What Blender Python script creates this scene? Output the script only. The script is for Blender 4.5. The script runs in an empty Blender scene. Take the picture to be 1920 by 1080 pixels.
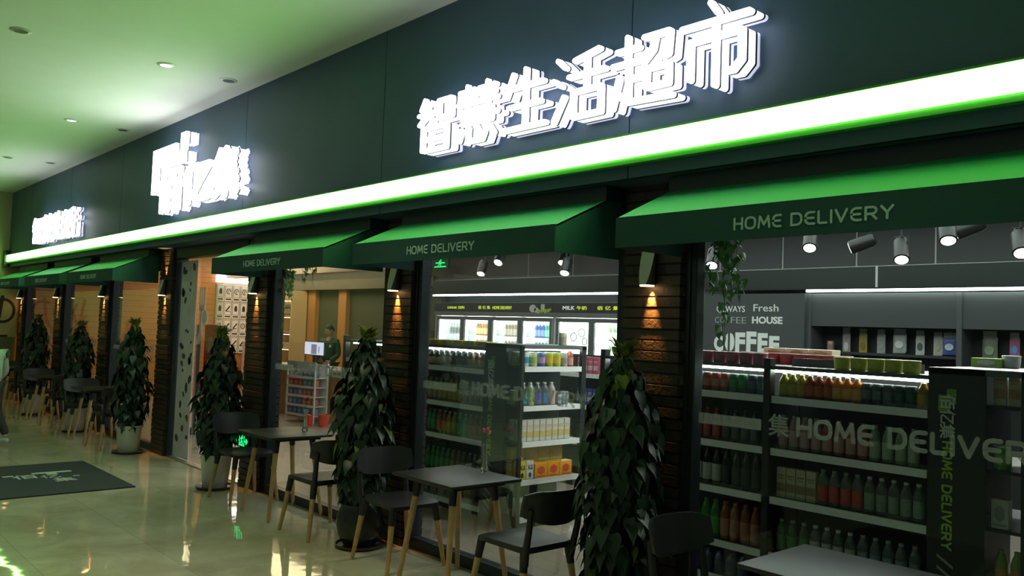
import bpy, bmesh, math, random
from math import pi, sin, cos, radians
from mathutils import Vector, Matrix
random.seed(7)
SC = bpy.context.scene
COL = SC.collection

# ------------------------------------------------------------------ camera, world, light, exposure
F_PX = 1573.4
YAW, PITCH, ROLL = radians(48.1354), radians(2.8948), radians(2.0656)
CAM = Vector((0.0, -3.8844, 1.7))
_f = Vector((-sin(YAW)*cos(PITCH), cos(YAW)*cos(PITCH), sin(PITCH)))
_r = Vector((cos(YAW), sin(YAW), 0)); _u = _r.cross(_f)
_r, _u = cos(ROLL)*_r + sin(ROLL)*_u, -sin(ROLL)*_r + cos(ROLL)*_u
cd = bpy.data.cameras.new('camera'); cam = bpy.data.objects.new('camera', cd); COL.objects.link(cam)
cd.sensor_width = 36; cd.lens = F_PX/1920*36; cd.clip_start = .05; cd.clip_end = 120
M = Matrix((_r, _u, -_f)).transposed().to_4x4(); M.translation = CAM
cam.matrix_world = M
SC.camera = cam
def at(px, py, Y):
    """point of the plane y = Y behind a photograph pixel (1920 x 1080)"""
    d = _f + (px-960)/F_PX*_r - (py-540)/F_PX*_u
    return CAM + d*((Y-CAM.y)/d.y)

W = bpy.data.worlds.new('world'); SC.world = W; W.use_nodes = True
W.node_tree.nodes['Background'].inputs[0].default_value = (.66, .95, .84, 1)
W.node_tree.nodes['Background'].inputs[1].default_value = .075
SC.view_settings.view_transform = 'Standard'; SC.view_settings.look = 'None'
SC.view_settings.exposure = 0.2; SC.view_settings.gamma = 1; SC.view_settings.use_curve_mapping = False

def light(name, kind, loc, power, color=(1,1,1), rot=(0,0,0), size=.1, size_y=None, cone=60, blend=.5, parent=None):
    l = bpy.data.lights.new(name, kind); l.energy = power; l.color = color
    if kind == 'AREA':
        l.size = size
        if size_y: l.shape = 'RECTANGLE'; l.size_y = size_y
    else: l.shadow_soft_size = size
    if kind == 'SPOT': l.spot_size = radians(cone); l.spot_blend = blend
    o = bpy.data.objects.new(name, l); COL.objects.link(o); o.location = loc; o.rotation_euler = rot
    if parent: o.parent = parent
    return o
# unseen fill lights added: daylight-white over the groceries, warm on the cafe side
light('shop_fill', 'AREA', (-4.2, 2.6, 3.12), 150, (.93,1,.96), size=7.0, size_y=2.6)
light('shop_fill', 'AREA', (-10.2, 3.0, 3.12), 50, (1,.90,.74), size=3.0, size_y=2.6)
light('cafe_fill', 'AREA', (-15.6, 4.1, 3.12), 48, (1,.76,.48), size=5.0, size_y=1.4)
# unseen concourse fill, added to brighten the marble floor
for _x in (-4.72, -1.55):
    for _y in (-2.6, -1.5): light('concourse_fill', 'SPOT', (_x, _y, 3.98), 62 if _x < -3 else 26, (1,.88,.58), (0,0,0), .07, cone=78, blend=1.0)
light('concourse_fill', 'AREA', (-5.5, -7.5, 4.0), 30, (1,.93,.68), size=9.0, size_y=2.0)

# ------------------------------------------------------------------ materials
_mats = {}
def mat(name, color, rough=.5, metal=0., spec=.5, emit=None, estr=0., noise=0., nscale=8., bump=0., bscale=40., trans=0., coat=0.):
    if name in _mats: return _mats[name]
    m = bpy.data.materials.new(name); m.use_nodes = True
    nt = m.node_tree; b = nt.nodes['Principled BSDF']
    c = (*color, 1)
    b.inputs['Base Color'].default_value = c; b.inputs['Roughness'].default_value = rough
    b.inputs['Metallic'].default_value = metal; b.inputs['Specular IOR Level'].default_value = spec
    if trans: b.inputs['Transmission Weight'].default_value = trans
    if coat: b.inputs['Coat Weight'].default_value = coat
    if emit: b.inputs['Emission Color'].default_value = (*emit, 1); b.inputs['Emission Strength'].default_value = estr
    if noise or bump:
        tc = nt.nodes.new('ShaderNodeTexCoord')
    if noise:
        n = nt.nodes.new('ShaderNodeTexNoise'); n.inputs['Scale'].default_value = nscale; n.inputs['Detail'].default_value = 5
        nt.links.new(tc.outputs['Object'], n.inputs['Vector'])
        mx = nt.nodes.new('ShaderNodeMix'); mx.data_type = 'RGBA'
        mx.inputs[6].default_value = (*[max(0, x*(1-noise)) for x in color], 1); mx.inputs[7].default_value = (*[min(1, x*(1+noise)) for x in color], 1)
        nt.links.new(n.outputs['Fac'], mx.inputs[0]); nt.links.new(mx.outputs[2], b.inputs['Base Color'])
    if bump:
        n2 = nt.nodes.new('ShaderNodeTexNoise'); n2.inputs['Scale'].default_value = bscale; n2.inputs['Detail'].default_value = 3
        nt.links.new(tc.outputs['Object'], n2.inputs['Vector'])
        bp = nt.nodes.new('ShaderNodeBump'); bp.inputs['Strength'].default_value = bump; bp.inputs['Distance'].default_value = .01
        nt.links.new(n2.outputs['Fac'], bp.inputs['Height']); nt.links.new(bp.outputs['Normal'], b.inputs['Normal'])
    _mats[name] = m
    return m

def glass_mat(name, tint, refl, rough=0.0):
    m = bpy.data.materials.new(name); m.use_nodes = True; nt = m.node_tree; nt.nodes.clear()
    out = nt.nodes.new('ShaderNodeOutputMaterial'); t = nt.nodes.new('ShaderNodeBsdfTransparent'); t.inputs[0].default_value = (*tint, 1)
    g = nt.nodes.new('ShaderNodeBsdfGlossy'); g.inputs['Roughness'].default_value = rough; g.inputs[0].default_value = (1,1,1,1)
    lw = nt.nodes.new('ShaderNodeFresnel'); lw.inputs[0].default_value = 1.45
    ma = nt.nodes.new('ShaderNodeMath'); ma.operation = 'MULTIPLY'; ma.inputs[1].default_value = refl
    nt.links.new(lw.outputs[0], ma.inputs[0])
    mx = nt.nodes.new('ShaderNodeMixShader'); nt.links.new(ma.outputs[0], mx.inputs[0]); nt.links.new(t.outputs[0], mx.inputs[1]); nt.links.new(g.outputs[0], mx.inputs[2])
    nt.links.new(mx.outputs[0], out.inputs[0]); _mats[name] = m
    return m
GLASS = glass_mat('window_glass', (.88,.93,.90), .28)
COOLER_GLASS = glass_mat('cooler_glass', (.95,.98,.97), .5)

def frost_mat(name, color, alpha):
    m = bpy.data.materials.new(name); m.use_nodes = True; nt = m.node_tree; b = nt.nodes['Principled BSDF']
    b.inputs['Base Color'].default_value = (*color, 1); b.inputs['Roughness'].default_value = .7; b.inputs['Alpha'].default_value = alpha
    b.inputs['Subsurface Weight'].default_value = 0
    _mats[name] = m
    return m
FROST = frost_mat('frosted_vinyl', (.50,.52,.50), .36)

def brick_mat(name, c1, c2, mortar, w=.30, h=.062, bump=.9):
    m = bpy.data.materials.new(name); m.use_nodes = True; nt = m.node_tree; b = nt.nodes['Principled BSDF']
    tc = nt.nodes.new('ShaderNodeTexCoord'); sp = nt.nodes.new('ShaderNodeSeparateXYZ'); nt.links.new(tc.outputs['Object'], sp.inputs[0])
    ad = nt.nodes.new('ShaderNodeMath'); ad.operation = 'ADD'; nt.links.new(sp.outputs[0], ad.inputs[0]); nt.links.new(sp.outputs[1], ad.inputs[1])
    cb = nt.nodes.new('ShaderNodeCombineXYZ'); nt.links.new(ad.outputs[0], cb.inputs[0]); nt.links.new(sp.outputs[2], cb.inputs[1])
    br = nt.nodes.new('ShaderNodeTexBrick'); nt.links.new(cb.outputs[0], br.inputs['Vector'])
    br.inputs['Color1'].default_value = (*c1, 1); br.inputs['Color2'].default_value = (*c2, 1); br.inputs['Mortar'].default_value = (*mortar, 1)
    br.inputs['Scale'].default_value = 1; br.inputs['Brick Width'].default_value = w; br.inputs['Row Height'].default_value = h
    br.inputs['Mortar Size'].default_value = .006; br.inputs['Mortar Smooth'].default_value = .1
    nt.links.new(br.outputs['Color'], b.inputs['Base Color']); b.inputs['Roughness'].default_value = .55
    n = nt.nodes.new('ShaderNodeTexNoise'); n.inputs['Scale'].default_value = 45; nt.links.new(tc.outputs['Object'], n.inputs['Vector'])
    m1 = nt.nodes.new('ShaderNodeMath'); m1.operation = 'MULTIPLY_ADD'; m1.inputs[1].default_value = -1; nt.links.new(br.outputs['Fac'], m1.inputs[0])
    m2 = nt.nodes.new('ShaderNodeMath'); m2.operation = 'MULTIPLY'; m2.inputs[1].default_value = .25; nt.links.new(n.outputs['Fac'], m2.inputs[0]); nt.links.new(m2.outputs[0], m1.inputs[2])
    bp = nt.nodes.new('ShaderNodeBump'); bp.inputs['Strength'].default_value = bump; bp.inputs['Distance'].default_value = .012
    nt.links.new(m1.outputs[0], bp.inputs['Height']); nt.links.new(bp.outputs['Normal'], b.inputs['Normal'])
    _mats[name] = m
    return m
BRICK = brick_mat('brown_brick', (.062,.040,.032), (.040,.027,.022), (.030,.021,.018))

def plank_mat(name, c1, c2, gap, width=.14, vertical=False, rough=.45, axis=2):
    m = bpy.data.materials.new(name); m.use_nodes = True; nt = m.node_tree; b = nt.nodes['Principled BSDF']
    tc = nt.nodes.new('ShaderNodeTexCoord'); sp = nt.nodes.new('ShaderNodeSeparateXYZ'); nt.links.new(tc.outputs['Object'], sp.inputs[0])
    mu = nt.nodes.new('ShaderNodeMath'); mu.operation = 'DIVIDE'; mu.inputs[1].default_value = width; nt.links.new(sp.outputs[axis], mu.inputs[0])
    fr = nt.nodes.new('ShaderNodeMath'); fr.operation = 'FRACT'; nt.links.new(mu.outputs[0], fr.inputs[0])
    lt = nt.nodes.new('ShaderNodeMath'); lt.operation = 'LESS_THAN'; lt.inputs[1].default_value = .07; nt.links.new(fr.outputs[0], lt.inputs[0])
    n = nt.nodes.new('ShaderNodeTexNoise'); n.inputs['Scale'].default_value = 3; n.inputs['Detail'].default_value = 6
    mp = nt.nodes.new('ShaderNodeMapping'); mp.inputs['Scale'].default_value = tuple(9 if i == axis else .9 for i in range(3))
    nt.links.new(tc.outputs['Object'], mp.inputs[0]); nt.links.new(mp.outputs[0], n.inputs['Vector'])
    mx = nt.nodes.new('ShaderNodeMix'); mx.data_type = 'RGBA'; mx.inputs[6].default_value = (*c1,1); mx.inputs[7].default_value = (*c2,1); nt.links.new(n.outputs['Fac'], mx.inputs[0])
    m2 = nt.nodes.new('ShaderNodeMix'); m2.data_type = 'RGBA'; nt.links.new(lt.outputs[0], m2.inputs[0]); nt.links.new(mx.outputs[2], m2.inputs[6]); m2.inputs[7].default_value = (*gap,1)
    nt.links.new(m2.outputs[2], b.inputs['Base Color']); b.inputs['Roughness'].default_value = rough
    _mats[name] = m
    return m

def marble_floor():
    m = bpy.data.materials.new('polished_marble'); m.use_nodes = True; nt = m.node_tree; b = nt.nodes['Principled BSDF']
    tc = nt.nodes.new('ShaderNodeTexCoord')
    n = nt.nodes.new('ShaderNodeTexNoise'); n.inputs['Scale'].default_value = 1.6; n.inputs['Detail'].default_value = 9; n.inputs['Roughness'].default_value = .62; n.inputs['Distortion'].default_value = .8
    nt.links.new(tc.outputs['Object'], n.inputs['Vector'])
    cr = nt.nodes.new('ShaderNodeValToRGB'); nt.links.new(n.outputs['Fac'], cr.inputs[0])
    e = cr.color_ramp.elements; e[0].position = .3; e[0].color = (.40,.35,.24,1); e[1].position = .72; e[1].color = (.62,.57,.43,1)
    br = nt.nodes.new('ShaderNodeTexBrick'); br.offset = 0; br.inputs['Scale'].default_value = 1; br.inputs['Brick Width'].default_value = .8; br.inputs['Row Height'].default_value = .8
    br.inputs['Mortar Size'].default_value = .002; br.inputs['Color1'].default_value = (1,1,1,1); br.inputs['Color2'].default_value = (.9,.9,.9,1); br.inputs['Mortar'].default_value = (.6,.58,.5,1)
    nt.links.new(tc.outputs['Object'], br.inputs['Vector'])
    mx = nt.nodes.new('ShaderNodeMix'); mx.data_type = 'RGBA'; mx.blend_type = 'MULTIPLY'; mx.inputs[0].default_value = 1
    nt.links.new(cr.outputs[0], mx.inputs[6]); nt.links.new(br.outputs['Color'], mx.inputs[7]); nt.links.new(mx.outputs[2], b.inputs['Base Color'])
    b.inputs['Roughness'].default_value = .035; b.inputs['Specular IOR Level'].default_value = .5
    n2 = nt.nodes.new('ShaderNodeTexNoise'); n2.inputs['Scale'].default_value = 2.2; n2.inputs['Detail'].default_value = 2; nt.links.new(tc.outputs['Object'], n2.inputs['Vector'])
    bp = nt.nodes.new('ShaderNodeBump'); bp.inputs['Strength'].default_value = .06; bp.inputs['Distance'].default_value = .05
    nt.links.new(n2.outputs['Fac'], bp.inputs['Height']); nt.links.new(bp.outputs['Normal'], b.inputs['Normal'])
    return m

def leaf_mat(name, c1, c2):
    m = bpy.data.materials.new(name); m.use_nodes = True; nt = m.node_tree; b = nt.nodes['Principled BSDF']
    tc = nt.nodes.new('ShaderNodeTexCoord'); n = nt.nodes.new('ShaderNodeTexNoise'); n.inputs['Scale'].default_value = 14; n.inputs['Detail'].default_value = 2
    nt.links.new(tc.outputs['Object'], n.inputs['Vector'])
    mx = nt.nodes.new('ShaderNodeMix'); mx.data_type = 'RGBA'; mx.inputs[6].default_value = (*c1,1); mx.inputs[7].default_value = (*c2,1); nt.links.new(n.outputs['Fac'], mx.inputs[0])
    nt.links.new(mx.outputs[2], b.inputs['Base Color']); b.inputs['Roughness'].default_value = .38; b.inputs['Specular IOR Level'].default_value = .5
    _mats[name] = m
    return m

BLACK = mat('black_plastic', (.012,.012,.014), .42)
SEAT = mat('black_seat_plastic', (.02,.02,.022), .36, bump=.15, bscale=160)
WOODLEG = mat('beech_wood', (.50,.30,.13), .45, noise=.25, nscale=18)
DARKMETAL = mat('dark_metal', (.028,.032,.036), .35, metal=.4)
FRAME = mat('window_frame_metal', (.035,.045,.052), .35, metal=.5)
FASCIA = mat('slate_fascia', (.050,.098,.165), .5, noise=.15, nscale=2.5)
AWN_TOP = mat('green_awning_canvas', (.012,.21,.095), .75, bump=.2, bscale=220)
AWN_SIDE = mat('valance_and_shaded_side', (.008,.062,.060), .7, bump=.2, bscale=220)  # side panels are the same canvas, their shade put into this dark green
AWN_TEXT = mat('pale_valance_lettering', (.40,.58,.54), .6)
SIGNSIDE = mat('lit_sign_return', (.8,.8,.85), .4, emit=(.90,.90,1.0), estr=1.3)
WHITE = mat('white_paint', (.75,.75,.73), .5)
CEIL = mat('white_plaster', (.70,.70,.66), .8, noise=.04, nscale=3)
SIGN = mat('lit_white_acrylic', (.9,.9,.95), .4, emit=(.90,.90,1.0), estr=4.5)
SIGNBACK = mat('sign_halo_glow', (.7,.7,.8), .4, emit=(.74,.76,1.0), estr=.62)  # backlit halo on the fascia, its light put into a faint emission
SIGNEDGE = mat('sign_dark_trim', (.05,.05,.06), .4)
SIGN2 = mat('lit_white_logo_acrylic', (.9,.9,.95), .4, emit=(.92,1.0,.95), estr=7)
STRIP = mat('green_neon_tube', (.6,.9,.5), .4, emit=(.32,1.0,.17), estr=17)
STRIPLIP = mat('strip_channel', (.10,.34,.08), .5)
LED = mat('white_led', (.9,.9,.9), .4, emit=(.95,1,.97), estr=11)
LEDSOFT = mat('cool_shelf_led', (.9,.9,.9), .4, emit=(.95,1,.98), estr=16)
WARM = mat('warm_lamp_disc', (1,.8,.5), .4, emit=(1,.62,.25), estr=9)
SPOTLENS = mat('spot_lens', (1,1,1), .3, emit=(1,.95,.86), estr=14)
STEEL = mat('brushed_steel', (.5,.52,.53), .3, metal=.9)
DARKSHELF = mat('charcoal_shelf_metal', (.030,.034,.036), .45)
STRIPLAB = mat('white_price_strip', (.93,.95,.93), .4, noise=.16, nscale=26)
PAPER = mat('white_paper', (.74,.74,.72), .6)
INKC = mat('black_ink', (.02,.02,.02), .6)

# ------------------------------------------------------------------ mesh helpers
class MB:
    def __init__(s): s.v = []; s.f = []; s.m = []; s.ne = 0
    def add(s, vs, fs, mi=0, M=None):
        o = len(s.v)
        s.v += [tuple(M @ Vector(v)) for v in vs] if M is not None else [tuple(v) for v in vs]
        for f in fs: s.f.append(tuple(i+o for i in f)); s.m.append(mi)
        return s
    def box(s, x0, x1, y0, y1, z0, z1, mi=0, M=None):
        vs = [(x0,y0,z0),(x1,y0,z0),(x1,y1,z0),(x0,y1,z0),(x0,y0,z1),(x1,y0,z1),(x1,y1,z1),(x0,y1,z1)]
        return s.add(vs, [(3,2,1,0),(4,5,6,7),(0,1,5,4),(1,2,6,5),(2,3,7,6),(3,0,4,7)], mi, M)
    def rbox(s, x0, x1, y0, y1, z0, z1, b=.005, mi=0, M=None):
        bm = bmesh.new(); bmesh.ops.create_cube(bm, size=1)
        for v in bm.verts: v.co = Vector((x0+(v.co.x+.5)*(x1-x0), y0+(v.co.y+.5)*(y1-y0), z0+(v.co.z+.5)*(z1-z0)))
        bmesh.ops.bevel(bm, geom=bm.edges[:], offset=b, segments=2, affect='EDGES', profile=.6)
        bm.verts.index_update(); s.add([v.co.copy() for v in bm.verts], [[v.index for v in f.verts] for f in bm.faces], mi, M); bm.free()
        return s
    def prism(s, pts, d0, d1, mi=0, M=None):
        """polygon in (x, z), extruded along y from d0 to d1"""
        n = len(pts); vs = [(p[0], d0, p[1]) for p in pts] + [(p[0], d1, p[1]) for p in pts]
        fs = [tuple(range(n)), tuple(range(2*n-1, n-1, -1))] + [(i, n+i, n+(i+1) % n, (i+1) % n) for i in range(n)]
        return s.add(vs, fs, mi, M)
    def lathe(s, prof, c=(0,0,0), n=16, mi=0, M=None):
        vs, fs = [], []
        for r, z in prof:
            for k in range(n): a = 2*pi*k/n; vs.append((c[0]+r*cos(a), c[1]+r*sin(a), c[2]+z))
        for i in range(len(prof)-1):
            for k in range(n): k2 = (k+1) % n; fs.append((i*n+k, i*n+k2, (i+1)*n+k2, (i+1)*n+k))
        fs.append(tuple(range(n-1,-1,-1))); fs.append(tuple((len(prof)-1)*n+k for k in range(n)))
        return s.add(vs, fs, mi, M)
    def tube(s, path, r, n=8, mi=0, r1=None):
        P = [Vector(p) for p in path]; vs, fs = [], []
        for i, p in enumerate(P):
            t = (P[min(i+1,len(P)-1)]-P[max(i-1,0)]).normalized()
            a = t.orthogonal().normalized() if abs(t.z) < .95 else Vector((1,0,0)).cross(t).normalized()
            if abs(t.z) < .95: a = Vector((0,0,1)).cross(t).normalized()
            b = t.cross(a); rr = r if r1 is None else r+(r1-r)*i/(len(P)-1)
            for k in range(n): q = 2*pi*k/n; vs.append(p + a*rr*cos(q) + b*rr*sin(q))
        for i in range(len(P)-1):
            for k in range(n): k2 = (k+1) % n; fs.append((i*n+k, i*n+k2, (i+1)*n+k2, (i+1)*n+k))
        fs.append(tuple(range(n-1,-1,-1))); fs.append(tuple((len(P)-1)*n+k for k in range(n)))
        return s.add(vs, fs, mi)
    def stroke(s, poly, w, d0, d1, mi=0, M=None, closed=False):
        """rounded stroke of width w along an (x, z) polyline, extruded in y"""
        pl = list(poly) + ([poly[0]] if closed else [])
        for k_, ((ax, az), (bx, bz)) in enumerate(zip(pl, pl[1:])):
            e_ = .0002*(s.ne % 7); s.ne += 1
            a = math.atan2(bz-az, bx-ax); pts = []
            for k in range(7): q = a + pi/2 + pi*k/6; pts.append((ax+w/2*cos(q), az+w/2*sin(q)))
            for k in range(7): q = a - pi/2 + pi*k/6; pts.append((bx+w/2*cos(q), bz+w/2*sin(q)))
            s.prism(pts, d0-e_, d1, mi, M)
        return s
    def mesh(s, name, mats, smooth=None):
        me = bpy.data.meshes.new(name); me.from_pydata(s.v, [], s.f)
        for m in (mats if isinstance(mats, (list, tuple)) else [mats]): me.materials.append(m)
        me.polygons.foreach_set('material_index', s.m)
        bm = bmesh.new(); bm.from_mesh(me); bmesh.ops.recalc_face_normals(bm, faces=bm.faces[:]); bm.to_mesh(me); bm.free()
        if smooth is not None:
            me.polygons.foreach_set('use_smooth', [True]*len(me.polygons)); me.set_sharp_from_angle(angle=radians(smooth))
        me.update()
        return me
    def build(s, name, mats, parent=None, smooth=None, loc=None, rz=0.):
        return link(name, s.mesh(name, mats, smooth), parent, loc, rz)

def link(name, me, parent=None, loc=None, rz=0.):
    o = bpy.data.objects.new(name, me); COL.objects.link(o)
    if parent: o.parent = parent
    if loc is not None: o.location = loc
    o.rotation_euler.z = rz
    return o
def tag(o, label=None, cat=None, group=None, kind=None):
    if label: o['label'] = label
    if cat: o['category'] = cat
    if group: o['group'] = group
    if kind: o['kind'] = kind
    return o
def empty(name, loc=(0,0,0), rz=0., label=None, cat=None, group=None, kind=None):
    o = bpy.data.objects.new(name, None); COL.objects.link(o); o.location = loc; o.rotation_euler.z = rz; o.empty_display_size = .1
    return tag(o, label, cat, group, kind)
def struct(o): o['kind'] = 'structure'; return o
def dup(root, loc, rz=0., label=None, group=None):
    r = root.copy(); COL.objects.link(r); r.location = loc; r.rotation_euler.z = rz
    if label: r['label'] = label
    if group: r['group'] = group
    for ch in list(root.children):
        c = ch.copy(); COL.objects.link(c); c.parent = r
        for g in list(ch.children):
            d = g.copy(); COL.objects.link(d); d.parent = c
    return r

_tc = {}
def text_geo(txt, bold=0.0, spacing=1.0):
    """flat glyph geometry of a text in the x-z plane, height about 1, centred in x, base at 0"""
    k = (txt, bold, spacing)
    if k in _tc: return _tc[k]
    cu = bpy.data.curves.new('text', 'FONT'); cu.body = txt; cu.size = 1.0; cu.align_x = 'CENTER'; cu.offset = bold; cu.space_character = spacing; cu.resolution_u = 3
    o = bpy.data.objects.new('text', cu); COL.objects.link(o)
    dg = bpy.context.evaluated_depsgraph_get(); me = bpy.data.meshes.new_from_object(o.evaluated_get(dg))
    vs = [(v.co.x, 0, v.co.y) for v in me.vertices]; fs = [tuple(p.vertices) for p in me.polygons]
    bpy.data.objects.remove(o); bpy.data.curves.remove(cu); bpy.data.meshes.remove(me)
    if vs:
        x0, x1 = min(v[0] for v in vs), max(v[0] for v in vs); z0, z1 = min(v[2] for v in vs), max(v[2] for v in vs)
        vs = [((v[0]-(x0+x1)/2)/(z1-z0), 0, (v[2]-z0)/(z1-z0)) for v in vs]
        w = (x1-x0)/(z1-z0)
    else: w = 1
    _tc[k] = (vs, fs, w)
    return _tc[k]
def put_text(mb, txt, c, h, width=None, depth=.002, mi=0, bold=0., M=None, spacing=1.0):
    """text centred at c=(x, y, z base) facing -y, height h; thin solid slab of given depth"""
    if bold and any(ord(ch_) > 0x2e00 for ch_ in txt):               # dense characters: thicken by stacked copies instead of an outline offset
        for k, (ox, oz) in enumerate(((0,0),(1,0),(-1,0),(0,1),(0,-1))):
            put_text(mb, txt, (c[0]+ox*bold*h*.6, c[1]-.0002*k, c[2]+oz*bold*h*.6), h, width, depth, mi, 0., M, spacing)
        return mb
    vs, fs, w = text_geo(txt, bold, spacing); sx = h if width is None else width/w
    n = len(vs); A = [(c[0]+v[0]*sx, c[1], c[2]+v[2]*h) for v in vs]; B = [(a[0], c[1]+depth, a[2]) for a in A]
    ed = {}
    for f in fs:
        for i in range(len(f)): e = (f[i], f[(i+1) % len(f)]); ed[e] = 1
    side = [(a, b, b+n, a+n) for (a, b) in ed if (b, a) not in ed]
    mb.add(A+B, list(fs) + [tuple(i+n for i in reversed(f)) for f in fs] + side, mi, M)
    return mb

# stroke alphabet in the shop's rounded techno style, unit height, (x, z)
def arc(cx, cz, rx, rz, a0, a1, n=8): return [(cx+rx*cos(radians(a0+(a1-a0)*i/n)), cz+rz*sin(radians(a0+(a1-a0)*i/n))) for i in range(n+1)]
def rrect(x0, z0, x1, z1, r):
    p = []
    for cx, cz, a in ((x1-r,z1-r,0),(x0+r,z1-r,90),(x0+r,z0+r,180),(x1-r,z0+r,270)): p += arc(cx,cz,r,r,a,a+90,3)
    return p + [p[0]]
SA = {'H': (.72, [[(0,0),(0,1)],[(.72,0),(.72,1)],[(0,.5),(.72,.5)]]),
 'O': (.86, [rrect(0,0,.86,1,.34)]),
 'M': (.95, [[(0,0),(.1,1),(.475,.25),(.85,1),(.95,0)]]),
 'E': (.66, [arc(.34,.66,.34,.34,90,180,4)+arc(.34,.34,.34,.34,180,270,4), [(.34,1),(.66,1)], [(.34,0),(.66,0)], [(0,.5),(.6,.5)]]),
 'D': (.78, [[(0,0),(0,1),(.4,1)]+arc(.4,.62,.38,.38,90,0,4)+arc(.4,.38,.38,.38,0,-90,4)+[(0,0)]]),
 'L': (.6, [[(0,1),(0,.1),(.1,0),(.6,0)]]),
 'I': (.0, [[(0,0),(0,1)]]),
 'V': (.8, [[(0,1),(.4,0),(.8,1)]]),
 'R': (.74, [[(0,0),(0,1),(.46,1)]+arc(.46,.72,.28,.28,90,-90,6)+[(0,.44)], [(.4,.44),(.74,0)]]),
 'Y': (.78, [[(0,1),(.39,.48),(.78,1)],[(.39,.48),(.39,0)]]), ' ': (.25, [])}
def stroke_text(mb, txt, x0, x1, z0, h, y0, y1, w=.17, mi=0, M=None):
    gap = .34; tot = sum(SA[c][0] for c in txt) + gap*(len(txt)-1); sx = (x1-x0)/tot; x = x0; s = w*h
    for c in txt:
        cw, st = SA[c]
        for pl in st: mb.stroke([(x+p[0]*sx, z0+s/2+p[1]*(h-s)) for p in pl], s, y0, y1, mi, M)
        x += (cw+gap)*sx
    return mb
ORD = ['first','second','third','fourth','fifth','sixth','seventh','eighth','ninth','tenth','eleventh','twelfth','thirteenth','fourteenth','fifteenth','sixteenth','seventeenth','eighteenth','nineteenth','twentieth']

def part(root, name, mb, mats, smooth=None, parent=None, label=None):
    """mb is in world coordinates; the part is stored relative to its thing's base"""
    L = root.location; mb.v = [(v[0]-L.x, v[1]-L.y, v[2]-L.z) for v in mb.v]
    o = mb.build(name, mats, parent or root, smooth)
    if label: o['label'] = label
    return o

# ------------------------------------------------------------------ the shell
ZC, ZF, YF = 4.04, 2.575, -.30          # ceiling, underside and face of the fascia
XL, XR = -18.75, 2.2
MARBLE = marble_floor()
struct(MB().box(XL, XR+2, -9, -.03, -.06, 0).build('floor', MARBLE))
SHOPFLOOR = plank_mat('shop_floor_planks', (.30,.24,.20), (.38,.31,.26), (.26,.205,.165), .20, axis=1, rough=.35)
struct(MB().box(XL, XR, -.03, 6, -.06, 0).build('floor_shop', SHOPFLOOR))
struct(MB().box(XL, XR+2, -9, YF+.3, ZC, ZC+.1).build('ceiling', CEIL))
SHOPCEIL = mat('dark_shop_ceiling', (.05,.055,.06), .8)
struct(MB().box(XL, XR, .1, 6, 3.2, 3.3).build('ceiling_shop', SHOPCEIL))
WALLP = mat('beige_wall_paint', (.50,.46,.26), .7, noise=.06, nscale=2)
struct(MB().box(XL-.15, XL, -9, -.10, 0, ZC).build('wall_left', WALLP))
OLIVE = mat('olive_dado_paint', (.16,.17,.08), .6)
struct(MB().box(XL, XL+.012, -9, -.10, 0, 1.22).build('trim_1', OLIVE))
ORANGEWOOD = plank_mat('orange_wood_planks', (.48,.19,.065), (.58,.25,.09), (.25,.09,.03), .12, axis=2)
struct(MB().box(XL-.15, XL, -.10, 6, 0, 3.3).build('wall_cafe', ORANGEWOOD))
BACKW = mat('charcoal_wall_panels', (.085,.09,.095), .6, noise=.08, nscale=3)
b = MB().box(XL, XR, 5.30, 5.45, 0, 3.3)
struct(b.build('wall_back', mat('dark_back_wall', (.030,.033,.034), .6)))
struct(MB().box(XR, XR+.12, .1, 5.45, 0, 3.3).build('wall_right', BACKW))
# bulkhead over the wall units: dark band, cove, grey panels with pale joints above it
b = MB().box(-12.0, XR, 4.98, 5.30, 2.30, 2.525, 1)
xs = [-12.0, -10.64, -9.58, -8.61, -7.71, -6.9, -6.06, -5.2, -4.31, -3.48, -2.6, -1.7, -.8, .1, 1.1, XR]
for x0, x1 in zip(xs, xs[1:]): b.box(x0+.010, x1-.010, 5.02, 5.30, 2.54, 3.2, 0)
b.box(-12.0, XR, 5.03, 5.30, 2.525, 3.2, 2)
b.box(-4.075, -4.05, 4.975, 4.99, 2.30, 2.525, 2)
struct(b.build('wall_bulkhead', [BACKW, mat('black_green_band', (.022,.030,.026), .4), mat('pale_panel_joint', (.80,.82,.80), .6)]))
# facade: fascia panels, soffit, header above the windows
b = MB()
seams = [XL, -17.1, -14.54, -12.02, -10.17, -8.13, -5.59, -3.06, -.5, XR+2]
for x0, x1 in zip(seams, seams[1:]): b.box(x0+.004, x1-.004, YF, YF+.03, ZF, ZC)
b.box(XL, XR+2, YF+.012, .1, ZF, ZC)
struct(b.build('wall_front', FASCIA))
struct(MB().box(XL, XR, -.04, .1, 2.47, ZF).build('wall_header', mat('black_header_metal', (.02,.022,.024), .4)))

# ------------------------------------------------------------------ green light strip along the fascia
t = empty('light_strip', (-8, YF, 2.62), label='long glowing green-white light strip running along the whole shop fascia', cat='light strip')
part(t, 'glowing_tube', MB().box(XL+.12, XR+1.5, YF-.058, YF-.006, 2.682, 2.80), STRIP)
part(t, 'channel_and_shield', MB().box(XL+.12, XR+1.5, YF-.048, YF-.002, 2.645, 2.68).box(XL+.12, XR+1.5, YF-.063, YF-.002, 2.801, 2.812), STRIPLIP)  # upper box: cover added to keep the tube's light off the fascia
part(t, 'end_cap', MB().rbox(XL+.03, XL+.13, YF-.10, YF-.002, 2.58, 2.90, .01), BLACK, label='black cap at the far end')

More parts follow.
